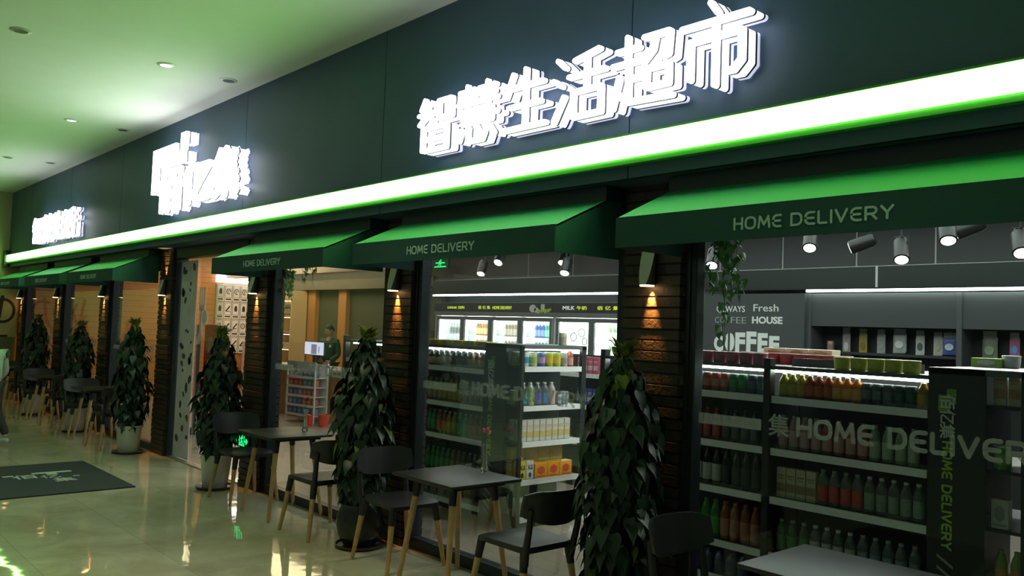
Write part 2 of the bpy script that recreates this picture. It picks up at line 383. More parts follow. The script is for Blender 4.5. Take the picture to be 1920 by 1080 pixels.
# ------------------------------------------------------------------ illuminated signs
GL = {
 '智': [[(2.2,10),(1.2,8.2)],[(1.8,9),(4.6,9)],[(.6,7.2),(5,7.2)],[(3,9),(3,7.2),(.8,5.4)],[(3.3,6.8),(4.7,5.5)],[(6,9.2),(9.4,9.2),(9.4,6),(6,6),(6,9.2)],[(1.8,4.5),(8.2,4.5),(8.2,.3),(1.8,.3),(1.8,4.5)],[(1.8,2.4),(8.2,2.4)]],
 '慧': [[(.7,9.3),(4.5,9.3)],[(.9,8.2),(4.3,8.2)],[(.4,7.1),(4.7,7.1)],[(2.6,10.2),(2.6,6.3)],[(5.5,9.3),(9.3,9.3)],[(5.7,8.2),(9.1,8.2)],[(5.3,7.1),(9.6,7.1)],[(7.4,10.2),(7.4,6.3)],[(1.4,5.7),(8.4,5.7),(8.4,3.5),(1.4,3.5)],[(1.4,4.6),(9.6,4.6)],[(1.4,2.4),(.7,.6)],[(3,2.6),(3,.9),(3.6,.2),(6.4,.2),(6.9,1.3)],[(5,2.6),(5.6,1.7)],[(8,2.4),(9.1,.9)]],
 '生': [[(2.5,9.8),(1,6.2)],[(2,7.5),(8.9,7.5)],[(1.8,4.3),(8.4,4.3)],[(.5,.6),(9.5,.6)],[(5.2,10.2),(5.2,.6)]],
 '活': [[(1,9.8),(2.4,8.4)],[(.3,6.7),(1.8,5.6)],[(.4,.2),(2.3,3.8)],[(8.6,10),(4.2,9.1)],[(3.2,6.7),(9.7,6.7)],[(6.4,9.5),(6.4,4.3)],[(4,4.2),(9,4.2),(9,.3),(4,.3),(4,4.2)]],
 '超': [[(1,8.4),(4.5,8.4)],[(2.7,10.2),(2.7,6.4)],[(.3,6.4),(4.9,6.4)],[(2.9,6.4),(2.9,1.6)],[(2.9,4),(4.7,4)],[(1.4,4.6),(.3,.2)],[(1,2.4),(2.6,.7),(9.8,.4)],[(5.4,9.5),(9.3,9.5),(9.1,6.4),(8.2,6.1)],[(7.1,9.5),(6.7,7.5),(5.2,6)],[(5.8,4.9),(9.2,4.9),(9.2,2.2),(5.8,2.2),(5.8,4.9)]],
 '市': [[(4.4,10.6),(5.4,9)],[(.4,8),(9.6,8)],[(1.6,.8),(1.6,5.9),(8.6,5.9),(8.6,2.0),(7.6,.9),(6.6,.9)],[(5.1,8),(5.1,-.6)]]}
def sign_char(root, ch, x0, z0, w, h, mats, st=.078, name='sign_character'):
    b = MB(); sx, sz = w/10, h/10
    for pl in GL[ch]:
        q = [(x0+p[0]*sx, z0+p[1]*sz) for p in pl]
        b.stroke(q, st*h, YF-.150, YF-.115, 0)                      # lit front
        b.stroke(q, st*h*1.16, YF-.117, YF-.105, 1)                 # dark trim
        b.stroke(q, st*h, YF-.107, YF-.035, 3)                      # lit return
        b.stroke(q, st*h*1.16, YF-.040, YF-.028, 1)
        b.stroke(q, st*h*1.15, YF-.012, YF-.004, 2)                 # halo of light on the wall, put into a glowing plate
    return part(root, name, b, mats)
t = empty('shop_sign', (-3.5, YF, 2.92), label='big white illuminated Chinese characters, the six-character sign nearest the camera', cat='shop sign')
for i, ch in enumerate('智慧生活超市'):
    sign_char(t, ch, -4.93+i*.462, 2.935 if ch != '市' else 2.97, .428, .375, [SIGN, SIGNEDGE, SIGNBACK, SIGNSIDE])

t = empty('logo_sign', (-9.2, YF, 2.95), label='white illuminated logo sign with stepped mark over blocky characters, middle of the fascia', cat='shop sign')
b = MB()
for a in ((-10.40,-10.24,3.17,3.70),(-10.24,-9.66,3.50,3.70),(-9.56,-9.40,3.46,3.58),(-9.52,-9.36,3.66,3.79)):
    b.box(a[0], a[1], YF-.15, YF-.112, a[2], a[3], 0); b.box(a[0]-.006, a[1]+.006, YF-.112, YF-.102, a[2]-.006, a[3]+.006, 1); b.box(a[0], a[1], YF-.102, YF-.03, a[2], a[3], 2); b.box(a[0], a[1], YF-.012, YF-.004, a[2], a[3], 3)
part(t, 'logo_mark', b, [SIGN2, SIGNEDGE, SIGNSIDE, SIGNBACK])
for i, (x, z, w, h, ch) in enumerate(((-10.20,2.93,.72,.50,'佰'),(-9.42,2.96,.80,.46,'亿'),(-8.58,2.96,.60,.50,'集'))):
    b = MB(); put_text(b, ch, (x+w/2, YF-.15, z), h, w, .036, 0, .05); put_text(b, ch, (x+w/2, YF-.114, z-.006), h+.012, w+.012, .012, 2, .06); put_text(b, ch, (x+w/2, YF-.102, z), h, w, .07, 3, .05); put_text(b, ch, (x+w/2, YF-.012, z), h*1.02, w*1.03, .008, 1, .07)
    part(t, 'sign_character', b, [SIGN2, SIGNBACK, SIGNEDGE, SIGNSIDE])
t = empty('cafe_sign', (-15, YF, 2.9), label='small white illuminated characters at the far end of the fascia', cat='shop sign')
for i, ch in enumerate('智慧生活'):
    sign_char(t, ch, -16.28+i*.66, 2.90, .60, .40, [SIGN2, SIGNEDGE, SIGNBACK, SIGNSIDE], .13)

# ------------------------------------------------------------------ brick pillars, windows, header
PILLARS = [(-.70,-.28), (-3.26,-2.85), (-5.80,-5.44), (-8.40,-7.95), (-11.02,-10.60), (-13.50,-13.10), (-16.06,-15.66), (-18.74,-18.36)]
for i, (x0, x1) in enumerate(PILLARS):
    pb = MB().box(.012, x1-x0-.012, .012, .20, 0, ZF); rp = random.Random(40+i); z = 0
    while z < ZF-.06:
        e = rp.uniform(-.003,.003); pb.box(0+e, x1-x0-e, e, .20, z+.005, z+.057); z += .062
    o = pb.build('pillar', BRICK, loc=(x0, -.075, 0)); struct(o)
def window(n, x0, x1):
    t = struct(empty('window_%d' % n, (x0, 0, 0)))
    f = MB()
    for a in (x0, x1-.075): f.rbox(a, a+.075, -.035, .045, .0, 2.47, .006)
    f.rbox(x0+.075, x1-.075, -.035, .045, .0, .085, .006); f.rbox(x0+.075, x1-.075, -.035, .045, 2.40, 2.47, .006)
    f.box(x0+.03, x0+.04, -.045, -.034, 0, 2.47)
    part(t, 'window_frame', f, FRAME)
    part(t, 'window_pane', MB().box(x0+.07, x1-.07, .002, .010, .08, 2.41), GLASS)
    return t
WIN = [(1,-2.845,-.70), (2,-5.435,-3.265), (3,-7.945,-5.805), (4,-13.095,-11.025), (5,-15.655,-13.505), (6,-18.355,-16.065)]
for n, x0, x1 in WIN:
    t = window(n, x0, x1)
    # frosted lettering on the pane: bar, one character, HOME DELIVERY
    d = MB(); ox = {1:0, 2:-2.555, 3:-5.12}.get(n)
    if ox is None: ox = x0+2.845
    d.box(-2.755+ox if n == 1 else x0+.11, -2.372+ox, -.003, .001, 1.232, 1.288)
    put_text(d, '集', (-2.27+ox, -.003, 1.212), .11, None, .004, 0, .02)
    stroke_text(d, 'HOME DELIVERY', -2.165+ox, -1.055+ox, 1.222, .098, -.003, .001, .20)
    part(t, 'window_lettering', d, FROST)

# ------------------------------------------------------------------ doorway with two glass leaves
t = struct(empty('door_1', (-10.6, 0, 0)))
f = MB()
f.rbox(-10.60,-10.53,-.04,.05,0,2.47,.006); f.rbox(-8.47,-8.40,-.04,.05,0,2.47,.006); f.rbox(-10.53,-8.47,-.06,.06,2.44,2.56,.006)
part(t, 'door_frame', f, FRAME)
part(t, 'transom', MB().box(-10.53,-8.47,.0,.01,2.40,2.44), GLASS)
BIRCH = mat('frosted_door_film', (.62,.56,.62), .55, noise=.3, nscale=4)
leaf = part(t, 'door_leaf', MB().box(-10.50,-10.02,.016,.026,.02,2.41), BIRCH)
b = MB(); rnd = random.Random(3)
for k in range(30):
    cx, cz, r = rnd.uniform(-10.46,-10.06), rnd.uniform(.15,2.35), rnd.uniform(.014,.034)
    q = rnd.uniform(0, pi); pts = []
    for j in range(9):
        a = 2*pi*j/9; rx = r*(1+.35*rnd.random()); x, z = rx*cos(a), rx*1.5*sin(a)
        pts.append((cx+x*cos(q)-z*sin(q), cz+x*sin(q)+z*cos(q)))
    b.prism(pts, .012, .016)
part(t, 'leaf_decal', b, mat('dark_leaf_print', (.07,.06,.06), .6), parent=leaf).location = (0,0,0)
leaf2 = part(t, 'door_leaf', MB().box(-10.0,-9.30,.03,.04,.02,2.41), GLASS)
d = MB()
for x in (-9.93,-9.87,-9.81): d.box(x, x+.03, .024, .03, 1.86, 2.08)
d.box(-9.93,-9.78,.024,.03,1.80,1.87); d.stroke([(-9.86,1.82),(-9.88,1.55),(-9.95,1.42)], .05, .024, .03)
d.prism(arc(-9.76,1.72,.07,.09,0,340,9), .024, .03)
stroke_text(d, 'HOME', 0, .42, 0, .13, 0, .004, .2, M=Matrix.Translation((-9.86,.025,.55)) @ Matrix.Rotation(pi/2, 4, 'Y'))
part(t, 'door_decal', d, frost_mat('white_vinyl', (.62,.66,.64), .7), parent=leaf2)
struct(MB().box(-10.53,-8.47,-.05,.06,0,.012).build('trim_2', STEEL))

# ------------------------------------------------------------------ awnings
def awning(x0, x1, label):
    t = empty('awning', ((x0+x1)/2, 0, 2.14), label=label, cat='awning', group='green awnings over the shop windows')
    yv, yb, zt, zb, zk = -.63, -.215, 2.295, 2.142, 2.485
    b = MB(); vs = [(x0,yv,zt),(x1,yv,zt),(x1,yb,zk),(x0,yb,zk)]; n = 16; q = []
    top = MB()
    top.add([(x0,yv,zt),(x1,yv,zt),(x1,yb,zk),(x0,yb,zk),(x0,yv,zt-.012),(x1,yv,zt-.012),(x1,yb,zk-.012),(x0,yb,zk-.012)], [(0,1,2,3),(7,6,5,4),(0,4,5,1),(1,5,6,2),(2,6,7,3),(3,7,4,0)])
    part(t, 'canopy', top, AWN_TOP)
    b.box(x0, x1, yv-.006, yv, zb, zt+.002)
    part(t, 'valance', b, AWN_SIDE)
    for x, e in ((x0,.006),(x1,-.006)):
        s = MB(); a, c = min(x,x+e), max(x,x+e); pts = [(yv,zb),(yv,zt-.001),(yb,zk-.001),(-.08,zk-.001),(-.08,zb)]; m = len(pts)
        s.add([(a,p[0],p[1]) for p in pts]+[(c,p[0],p[1]) for p in pts], [tuple(range(m)), tuple(range(2*m-1,m-1,-1))]+[(i,m+i,m+(i+1)%m,(i+1)%m) for i in range(m)])
        part(t, 'side_panel', s, AWN_SIDE)
    part(t, 'wall_box', MB().box(x0+.01, x1-.01, yb, -.05, 2.30, ZF-.004), mat('navy_casing', (.018,.026,.036), .5))
    xc = (x0+x1)/2
    for w_, a_, c_ in (('HOME',-.355,-.125),('DELIVERY',-.075,.355)):
        d = MB(); stroke_text(d, w_, xc+a_, xc+c_, 2.185, .058, yv-.009, yv-.005, .17); part(t, 'valance_lettering', d, AWN_TEXT)
AW = [(-2.845,-.72,'green awning nearest the camera, over the coffee-mural window'), (-5.405,-3.284,'green awning over the window showing the drink and milk coolers'),
      (-8.00,-5.845,'green awning over the cashier window, right of the entrance'), (-13.13,-11.06,'green awning just left of the entrance'),
      (-15.66,-13.55,'green awning second from the far wall'), (-18.20,-16.10,'green awning at the far wall end')]
for a in AW: awning(*a)

# ------------------------------------------------------------------ wall sconces on the pillars
SCON = mat('lit_sconce_front', (.52,.56,.50), .5)  # strip light on the slanted cut put into a paler colour
SCOND = mat('shaded_sconce_body', (.07,.075,.07), .5)  # same lamp, shade on its round side put into the colour
def make_sconce():
    t = empty('wall_sconce', (0,0,0)); R, H, n = .046, .195, 12
    body = MB(); secs = []
    for j in range(9):
        u = j/8; yc = -2*R+.10*R + u*(1.02*R)                       # the slanted front cut, low at the front, high towards the wall
        dz = u*H; c = -R; s = max(-1, min(1, (yc-c)/R)); a0 = math.asin(s)
        sec = [(R*cos(a0+(pi-2*a0)*k/n), c+R*sin(a0+(pi-2*a0)*k/n), dz) for k in range(n+1)]
        secs.append(sec)
    vs = [p for s in secs for p in s]; m = n+1; fs = []
    for j in range(8):
        for k in range(n): fs.append((j*m+k, j*m+k+1, (j+1)*m+k+1, (j+1)*m+k))
    fs.append(tuple(8*m+k for k in range(m)))
    body.add(vs, fs); body.build('lamp_body', SCOND, t, smooth=40)
    fr = MB(); fs = []
    for j in range(8): fs.append((j*2, j*2+1, j*2+3, j*2+2))
    fr.add([p for s in secs for p in ((s[0][0],s[0][1]-.001,s[0][2]), (s[-1][0],s[-1][1]-.001,s[-1][2]))], fs)
    fr.build('lamp_front', SCON, t)
    MB().lathe([(R*.9,-.006),(R*.9,.004)], (0,-R,0), 14).build('lamp_disc', WARM, t)
    return t
proto = make_sconce()
WHO = ['brick pillar left of the coffee-mural window', 'brick pillar left of the cooler window', 'brick pillar right of the entrance', 'brick pillar left of the entrance', 'second brick pillar left of the entrance', 'third brick pillar left of the entrance', 'brick pillar at the far wall']
for i, x in enumerate((-3.045,-5.62,-8.175,-10.79,-13.29,-15.85,-18.55)):
    o = proto if i == 0 else dup(proto, (0,0,0))
    o.location = (x, -.077, 1.985); tag(o, 'pale slanted wall sconce glowing warm on the '+WHO[i], 'wall lamp', 'sconces on the brick pillars')
    light('sconce_light', 'SPOT', (x, -.077-.018, 1.974), 95, (1,.42,.075), (radians(15),0,0), .006, cone=46, blend=1.0, parent=None)
    if i == 3: light('sconce_light', 'SPOT', (x, -.077-.03, 2.195), 30, (1,.50,.13), (radians(172),0,0), .012, cone=45, blend=.6)

# ------------------------------------------------------------------ ceiling downlights (switched off)
proto = None
for i, (x, y) in enumerate([(-7.88,-2.40),(-7.89,-1.21),(-7.92,-.60),(-11.04,-1.21),(-11.07,-.615),(-14.5,-1.21),(-14.44,-.645)]):
    if proto is None:
        t = empty('ceiling_downlight', (x,y,ZC)); proto = t
        MB().lathe([(.075,-.008),(.085,-.002),(.085,.0)], (0,0,0), 20).build('ring', mat('downlight_ring', (.45,.45,.43), .4), t, smooth=40)
        MB().lathe([(.02,-.0085),(.055,-.0095),(.055,-.0075)], (0,0,0), 16).build('reflector', mat('downlight_reflector', (.25,.25,.25), .25, metal=.8), t, smooth=40)
    else: t = dup(proto, (x,y,ZC))
    tag(t, ['round ceiling downlight nearest the camera, top left corner','round ceiling downlight above the mat, right of the corner one','round ceiling downlight closest to the fascia, right of the logo sign','small round downlight in the second row, farther from the fascia','small round downlight in the second row, close to the fascia','tiny round downlight in the farthest row, at the photo edge','tiny round downlight in the farthest row, nearer the fascia'][i], 'ceiling light', 'ceiling downlights')

# ------------------------------------------------------------------ tables and chairs
def make_chair():
    """faces +x, seat centre over the origin"""
    t = empty('cafe_chair')
    # seat pan: rounded trapezoid grid, slightly dished
    b = MB(); nx, ny = 10, 10; vs = []
    for s in (0, 1):
        for i in range(nx+1):
            for j in range(ny+1):
                u, v = -1+2*i/nx, -1+2*j/ny
                hw = .215 - .02*(1-(u+1)/2); rx = .225; k = 1-.06*(abs(u)**6)*(abs(v)**6)*2
                x, y = u*rx*(1-.07*abs(v)**8), v*hw*(1-.10*abs(u)**8)
                z = .462 - .014*(1-u*u)*(1-v*v) - .012*max(0,u-.6)*2.5 - (.026 if s else 0)
                vs.append((x,y,z))
    N = (nx+1)*(ny+1); I = lambda s,i,j: s*N+i*(ny+1)+j; fs = []
    for i in range(nx):
        for j in range(ny):
            fs.append((I(0,i,j),I(0,i+1,j),I(0,i+1,j+1),I(0,i,j+1))); fs.append((I(1,i,j),I(1,i,j+1),I(1,i+1,j+1),I(1,i+1,j)))
    for i in range(nx):
        fs.append((I(0,i,0),I(1,i,0),I(1,i+1,0),I(0,i+1,0))); fs.append((I(0,i,ny),I(0,i+1,ny),I(1,i+1,ny),I(1,i,ny)))
    for j in range(ny):
        fs.append((I(0,0,j),I(0,0,j+1),I(1,0,j+1),I(1,0,j))); fs.append((I(0,nx,j),I(1,nx,j),I(1,nx,j+1),I(0,nx,j+1)))
    b.add(vs, fs)
    b.build('seat', SEAT, t, smooth=50)
    # curved wide backrest with rounded lower edge
    b = MB(); nu, nv = 18, 8; vs = []
    for s in (0, 1):
        for i in range(nu+1):
            u = -1+2*i/nu; hw = .235
            zb = .590 + .055*abs(u)**2.5; zt = .790 - .030*max(0, abs(u)-.70)**1.2*3.0
            for j in range(nv+1):
                w = j/nv; z = zb+(zt-zb)*w
                x = -.285 + .085*abs(u)**2.2 - .03*(w) - (.020 if s else 0)
                vs.append((x, u*hw*(1-.05*abs(w-.55)**2), z))
    N = (nu+1)*(nv+1); I = lambda s,i,j: s*N+i*(nv+1)+j; fs = []
    for i in range(nu):
        for j in range(nv):
            fs.append((I(0,i,j),I(0,i+1,j),I(0,i+1,j+1),I(0,i,j+1))); fs.append((I(1,i,j),I(1,i,j+1),I(1,i+1,j+1),I(1,i+1,j)))
        for j in (0, nv): fs.append((I(0,i,j),I(1,i,j),I(1,i+1,j),I(0,i+1,j)))
    for j in range(nv):
        for i in (0, nu): fs.append((I(0,i,j),I(0,i,j+1),I(1,i,j+1),I(1,i,j)))
    b.add(vs, fs); b.build('backrest', SEAT, t, smooth=50)
    for y in (-1, 1):
        b = MB(); b.tube([(-.205,y*.185,.36),(-.222,y*.192,.45),(-.246,y*.197,.56),(-.262,y*.199,.69)], .024, 10, 0, .017)
        b.build('back_post', BLACK, t, smooth=50)
        for x in (-1, 1):
            top, ft = Vector((x*.19, y*.175, .445)), Vector((x*.245, y*.235, 0)); mid = top.lerp(ft, .26)
            leg = MB().tube([mid, ft], .0215, 12, 0, .0135).build('leg', WOODLEG, t, smooth=50)
            MB().tube([top, mid.lerp(ft,.02)], .027, 12, 0, .0235).build('leg_socket', BLACK, leg, smooth=50)
    r = MB()
    for a, c in (((.19,-.165,.428),(.19,.165,.428)),((-.19,-.165,.428),(-.19,.165,.428)),((-.19,.168,.428),(.19,.168,.428)),((-.19,-.168,.428),(.19,-.168,.428))): r.tube([a,c], .013, 8)
    r.build('seat_rail', BLACK, t, smooth=50)
    return t
def make_table():
    t = empty('cafe_table')
    MB().rbox(-.33,.33,-.295,.295,.700,.722,.008).build('tabletop', mat('black_laminate', (.018,.016,.014), .42), t, smooth=40)
    MB().rbox(-.25,.25,-.22,.22,.672,.700,.005).build('apron', BLACK, t)
    for x in (-1,1):
        for y in (-1,1):
            top, ft = Vector((x*.185,y*.165,.70)), Vector((x*.262,y*.250,.012)); mid = top.lerp(ft,.17)
            leg = MB().tube([mid,ft], .0225, 12, 0, .0155).build('leg', WOODLEG, t, smooth=50)
            MB().tube([top,mid.lerp(ft,.02)], .028, 12, 0, .0245).build('leg_socket', BLACK, leg, smooth=50)
            MB().tube([ft+Vector((0,0,.004)),Vector((ft.x,ft.y,0))], .012, 10).build('foot_glide', STEEL, leg, smooth=50)
    return t
TB = [(-1.76,'in front of the coffee-mural window, cut off at the photo bottom'), (-4.44,'in front of the cooler window, holding a pink carnation'), (-7.00,'in front of the cashier window, holding a red carnation'),
      (-12.24,'just left of the entrance plant'), (-14.68,'second left of the entrance'), (-17.20,'farthest away, by the far wall')]
ct = ch = None
for i, (x, where) in enumerate(TB):
    lab = 'black cafe table '+where
    ct = ct or make_table(); o = ct if i == 0 else dup(ct, (0,0,0))
    o.location = (x+(.05 if i == 2 else 0), -.345+(.03 if i == 2 else 0), 0); tag(o, lab, 'table', 'cafe tables along the windows')
    for s in ((-1,) if i == 0 else (-1, 1)):
        sh = {0:'at the table cut off by the photo bottom', 1:'at the table with the pink carnation', 2:'at the table with the red carnation', 3:'at the table just left of the entrance', 4:'at the second table left of the entrance', 5:'at the farthest table by the far wall'}[i]
        lab = 'black chair '+('left ' if s < 0 else 'right ')+sh
        new = ch is None; ch = ch or make_chair(); o = ch if new else dup(ch, (0,0,0))
        dy = {(2,-1):.03,(2,1):-.01,(1,1):.0,(1,-1):.01}.get((i,s), random.uniform(-.03,.03))
        o.location = (x+s*({(1,1):.70,(2,1):.83,(2,-1):.72,(1,-1):.64,(0,-1):.60}.get((i,s),.63)), -.355+dy, 0); o.rotation_euler.z = (0 if s < 0 else pi)+random.uniform(-.05,.05)
        tag(o, lab, 'chair', 'black cafe chairs')

# bud vases with carnations
def vase(x, y, col, label):
    t = empty('bud_vase', (x,y,.722), label=label, cat='vase')
    cg = mat('clear_vase_glass', (.85,.92,.90), .03, trans=.9)
    MB().lathe([(.026,0),(.028,.006),(.026,.025),(.017,.06),(.013,.11),(.018,.165),(.023,.19),(.020,.19),(.015,.165),(.010,.11),(.013,.06),(.018,.03),(.002,.02)], (0,0,0), 18).build('glass_vase', cg, t, smooth=60)
    MB().tube([(0,0,.03),(.004,0,.15),(.008,0,.275)], .0022, 6).build('flower_stem', mat('flower_stem_green', (.05,.16,.04), .5), t)
    f = MB(); rr = random.Random(5)
    for k in range(26):
        a = rr.uniform(0,2*pi); el = rr.uniform(-.1,1.2); L = rr.uniform(.028,.044)
        d = Vector((cos(a)*cos(el), sin(a)*cos(el), sin(el))); sd = d.cross(Vector((0,0,1))).normalized()*.013; c0 = Vector((.008,0,.272))
        up = d.cross(sd).normalized()*.004
        f.add([c0, c0+d*L*.7-sd, c0+d*L+up*2, c0+d*L*.7+sd, c0+d*L*.8+up], [(0,1,4),(0,4,3),(1,2,4),(4,2,3)])
    f.build('carnation', mat('petals_'+label.split()[-1]+col[0], col[1], .6), t)
vase(-4.44, -.10, ('pink',(.95,.27,.42)), 'clear glass bud vase with a pink carnation on the second table')
vase(-6.985, -.10, ('red',(.75,.02,.03)), 'clear glass bud vase with a red carnation near the red buckets')

# ------------------------------------------------------------------ climbing plants in pots
LEAF = leaf_mat('pothos_leaf', (.006,.022,.011), (.012,.036,.017))
LEAF_LIT = leaf_mat('sconce_lit_leaf', (.10,.17,.02), (.22,.24,.04))  # yellow sconce light on the tips put into the leaf colour
POTW = mat('white_ceramic_pot', (.62,.62,.58), .35)
POTD = mat('dark_glazed_pot', (.018,.020,.018), .25)
SAUC = mat('brown_saucer', (.05,.028,.02), .4)
def heart_leaf(mb, c, yaw, pit, L, mi=0, roll=0.):
    """pointed heart-shaped leaf hanging from c: outline halves folded along the midrib"""
    out = [(0,-.05),(.20,-.13),(.36,-.01),(.38,.22),(.28,.52),(.12,.84),(0,1.18)]
    vs = []; M = Matrix.Translation(c) @ Matrix.Rotation(yaw,4,'Z') @ Matrix.Rotation(pit,4,'Y') @ Matrix.Rotation(roll,4,'X')
    mid = [(0,-.02),(0,.3),(0,.62),(0,1.18)]
    for s in (1,-1):
        for w, l in out: vs.append((l*L, s*w*L, (.16*w - .22*max(0,l-.3)**2)*L))
    n = len(out); fs = []
    spine = 2*n
    for w, l in mid: vs.append((l*L, 0, (-.22*max(0,l-.3)**2)*L))
    a = 0; fs += [(0,1,2,spine+0),(2,3,spine+1,spine+0),(3,4,spine+2,spine+1),(4,5,6,spine+2)]
    b = n; fs += [(b,spine+0,b+2,b+1),(b+2,spine+0,spine+1,b+3),(b+3,spine+1,spine+2,b+4),(b+4,spine+2,b+6,b+5)]
    mb.add(vs, fs, mi, M)
def foliage_mesh(seed, ztop, z0=.36, R=.185, N=330):
    rr = random.Random(seed); b = MB()
    for k in range(N):
        u = (k+rr.random())/N; z = z0-.06+(ztop-z0-.04)*u
        prof = min(1, .62+2.4*u)*(1 if u < .66 else max(.14, 1-(u-.66)/.34*.88))
        a = k*2.39996+rr.uniform(-.5,.5); r = R*prof*rr.uniform(.55,1.08)*(1+.10*sin(9*u+seed+2*a))
        L = rr.uniform(.065,.125)*(1 if u < .9 else .75); pit = rr.uniform(.7,1.65) if u < .965 else rr.uniform(-1.35,-.3)
        heart_leaf(b, (r*cos(a), r*sin(a), z+.06), a+rr.uniform(-.6,.6), pit, L, 1 if (u > .955 or rr.random() < .02) else 0, rr.uniform(-.5,.5))
    b.v = [(v[0], min(v[1], .243), v[2]) for v in b.v]
    return b
def plant(i, x, y, ztop, dark, label, R=.185, N=330):
    t = empty('potted_climbing_plant', (x,y,0), label=label, cat='potted plant', group='potted plants by the brick pillars')
    MB().lathe([(.155,0),(.185,.012),(.19,.03),(.18,.03),(.17,.014)], (0,0,0), 24).build('saucer', SAUC, t, smooth=40)
    if dark: MB().lathe([(.095,.014),(.13,.03),(.17,.10),(.185,.18),(.175,.25),(.15,.31),(.158,.335),(.145,.335),(.13,.30)], (0,0,0), 24).build('pot', POTD, t, smooth=50)
    else: MB().lathe([(.115,.014),(.122,.02),(.152,.325),(.157,.335),(.150,.345),(.140,.335),(.135,.30)], (0,0,0), 24).build('pot', POTW, t, smooth=50)
    MB().lathe([(.136,.29),(.136,.30),(.02,.31)], (0,0,0), 18).build('soil', mat('potting_soil', (.03,.022,.015), .9), t)
    MB().tube([(0,0,.28),(0,0,ztop-.08)], .03, 10).build('moss_pole', mat('moss_pole', (.06,.045,.025), .9), t)
    foliage_mesh(i, ztop, .36, R, N).build('foliage', [LEAF, LEAF_LIT], t, smooth=180)
for i, (x, y, z, d, lab, R, N) in enumerate([
    (-3.03,-.333,1.66,True,'tall leafy climbing plant nearest the camera, between the two right windows',.20,760),
    (-5.62,-.333,1.69,True,'tall climbing plant in a dark bulging pot, left of the cooler window',.19,720),
    (-8.36,-.335,1.63,False,'tall climbing plant in a white pot, right of the entrance',.185,680),
    (-11.05,-.333,1.68,False,'tall climbing plant in a white pot, left of the entrance mat',.185,640),
    (-13.42,-.333,1.62,False,'climbing plant second left of the entrance, behind dark chairs',.175,460),
    (-15.95,-.333,1.70,False,'climbing plant farthest away, near the far wall',.175,420)]):
    plant(i, x, y, z, d, lab, R, N)

# ivy hanging inside the windows
def ivy(x, y, z1, z0, label, seed, N):
    rr = random.Random(seed); b = MB(); s = MB()
    t = empty('hanging_ivy', (x,y,z1), label=label, cat='hanging plant')
    strands = []
    for k in range(5):
        sx, sy = rr.uniform(-.10,.10), rr.uniform(-.04,.05); L = (z1-z0)*rr.uniform(.45,1.0)
        pts = [(sx*(.4+.8*j/7)+rr.uniform(-.012,.012), sy+rr.uniform(-.01,.01), -L*j/7) for j in range(8)]
        s.tube(pts, .002, 5); strands.append(pts)
    for k in range(N):
        p = rr.choice(strands); u = rr.random()**1.25*7; j = min(6,int(u)); q = Vector(p[j]).lerp(Vector(p[j+1]), u-j)
        heart_leaf(b, q+Vector((rr.uniform(-.04,.04),rr.uniform(-.03,.03),0)), rr.uniform(0,2*pi), rr.uniform(.5,1.4), rr.uniform(.03,.055), 0, rr.uniform(-.6,.6))
    s.build('stems', mat('ivy_stem', (.05,.08,.03), .6), t); b.build('leaves', leaf_mat('ivy_leaf', (.07,.22,.05), (.20,.42,.13)), t)
ivy(-2.68, .10, 2.475, 1.60, 'green ivy hanging inside the coffee-mural window, upper left corner', 11, 230)
ivy(-7.84, .10, 2.475, 1.75, 'green ivy hanging inside the cashier window, upper left corner', 12, 130)
ivy(-7.48, .10, 2.475, 2.00, 'short ivy hanging inside the cashier window, right of longer ivy', 13, 60)

# ------------------------------------------------------------------ entrance mat, low exit sign, light ribbon
t = empty('door_mat', (-9.68,-1.85,0), label='dark grey entrance mat with pale logo on the floor before the doorway', cat='mat')
part(t, 'mat_body', MB().rbox(-10.59,-8.77,-2.78,-.97,0,.014,.006), mat('charcoal_mat_pile', (.030,.038,.038), .95, noise=.3, nscale=90, bump=.6, bscale=300))
d = MB(); MX = Matrix.Translation((-9.72,-1.62,.0145)) @ Matrix.Rotation(radians(90),4,'Z') @ Matrix.Rotation(radians(-90),4,'X')
for a in ((-.02,.36,.20,.28),(.10,.20,.10,.22),(-.30,-.20,.14,.20),(.30,.36,-.10,-.06)): d.box(a[0],a[1],-.001,.001,a[2],a[3],0,MX)
put_text(d, '佰', (-.12,-.001,-.04), .22, None, .002, 0, .02, MX); put_text(d, '亿', (.10,-.001,-.10), .18, None, .002, 0, .01, MX); put_text(d, '集', (.18,-.001,-.34), .20, None, .002, 0, .01, MX)
part(t, 'mat_logo', MB().add([tuple(v) for v in d.v], d.f), mat('pale_mat_print', (.40,.45,.38), .9))
GREENX = mat('lit_green_sign', (.05,.6,.2), .5, emit=(.02,1,.28), estr=1.1)
DARKG = mat('dark_green_sign_face', (.01,.09,.04), .5)
def running_man(mb, ox, oz, s, y):
    P = lambda pl: [(ox+p[0]*s, oz+p[1]*s) for p in pl]
    mb.prism(P(arc(.12,.92,.12,.12,0,330,10)), y, y+.002)
    for pl in ([(0,.7),(-.05,.35)], [(-.35,.5),(-.1,.72),(.15,.6),(.38,.72)], [(-.05,.35),(.25,.15),(.2,-.3)], [(-.05,.35),(-.2,.0),(-.55,-.1)]): mb.stroke(P(pl), .15*s, y, y+.002)
t = empty('exit_sign', (-8.3,-.08,.46), label='low green lit exit sign with running figure and arrows behind chair legs', cat='exit sign')
part(t, 'sign_panel', MB().rbox(-8.46,-8.16,-.095,-.0755,.40,.53,.004), DARKG)
d = MB(); running_man(d, -8.31, .447, .075, -.099); d.box(-8.37,-8.25,-.0985,-.0965,.415,.43); d.box(-8.37,-8.36,-.0985,-.0965,.415,.52); d.box(-8.26,-8.25,-.0985,-.0965,.415,.52)
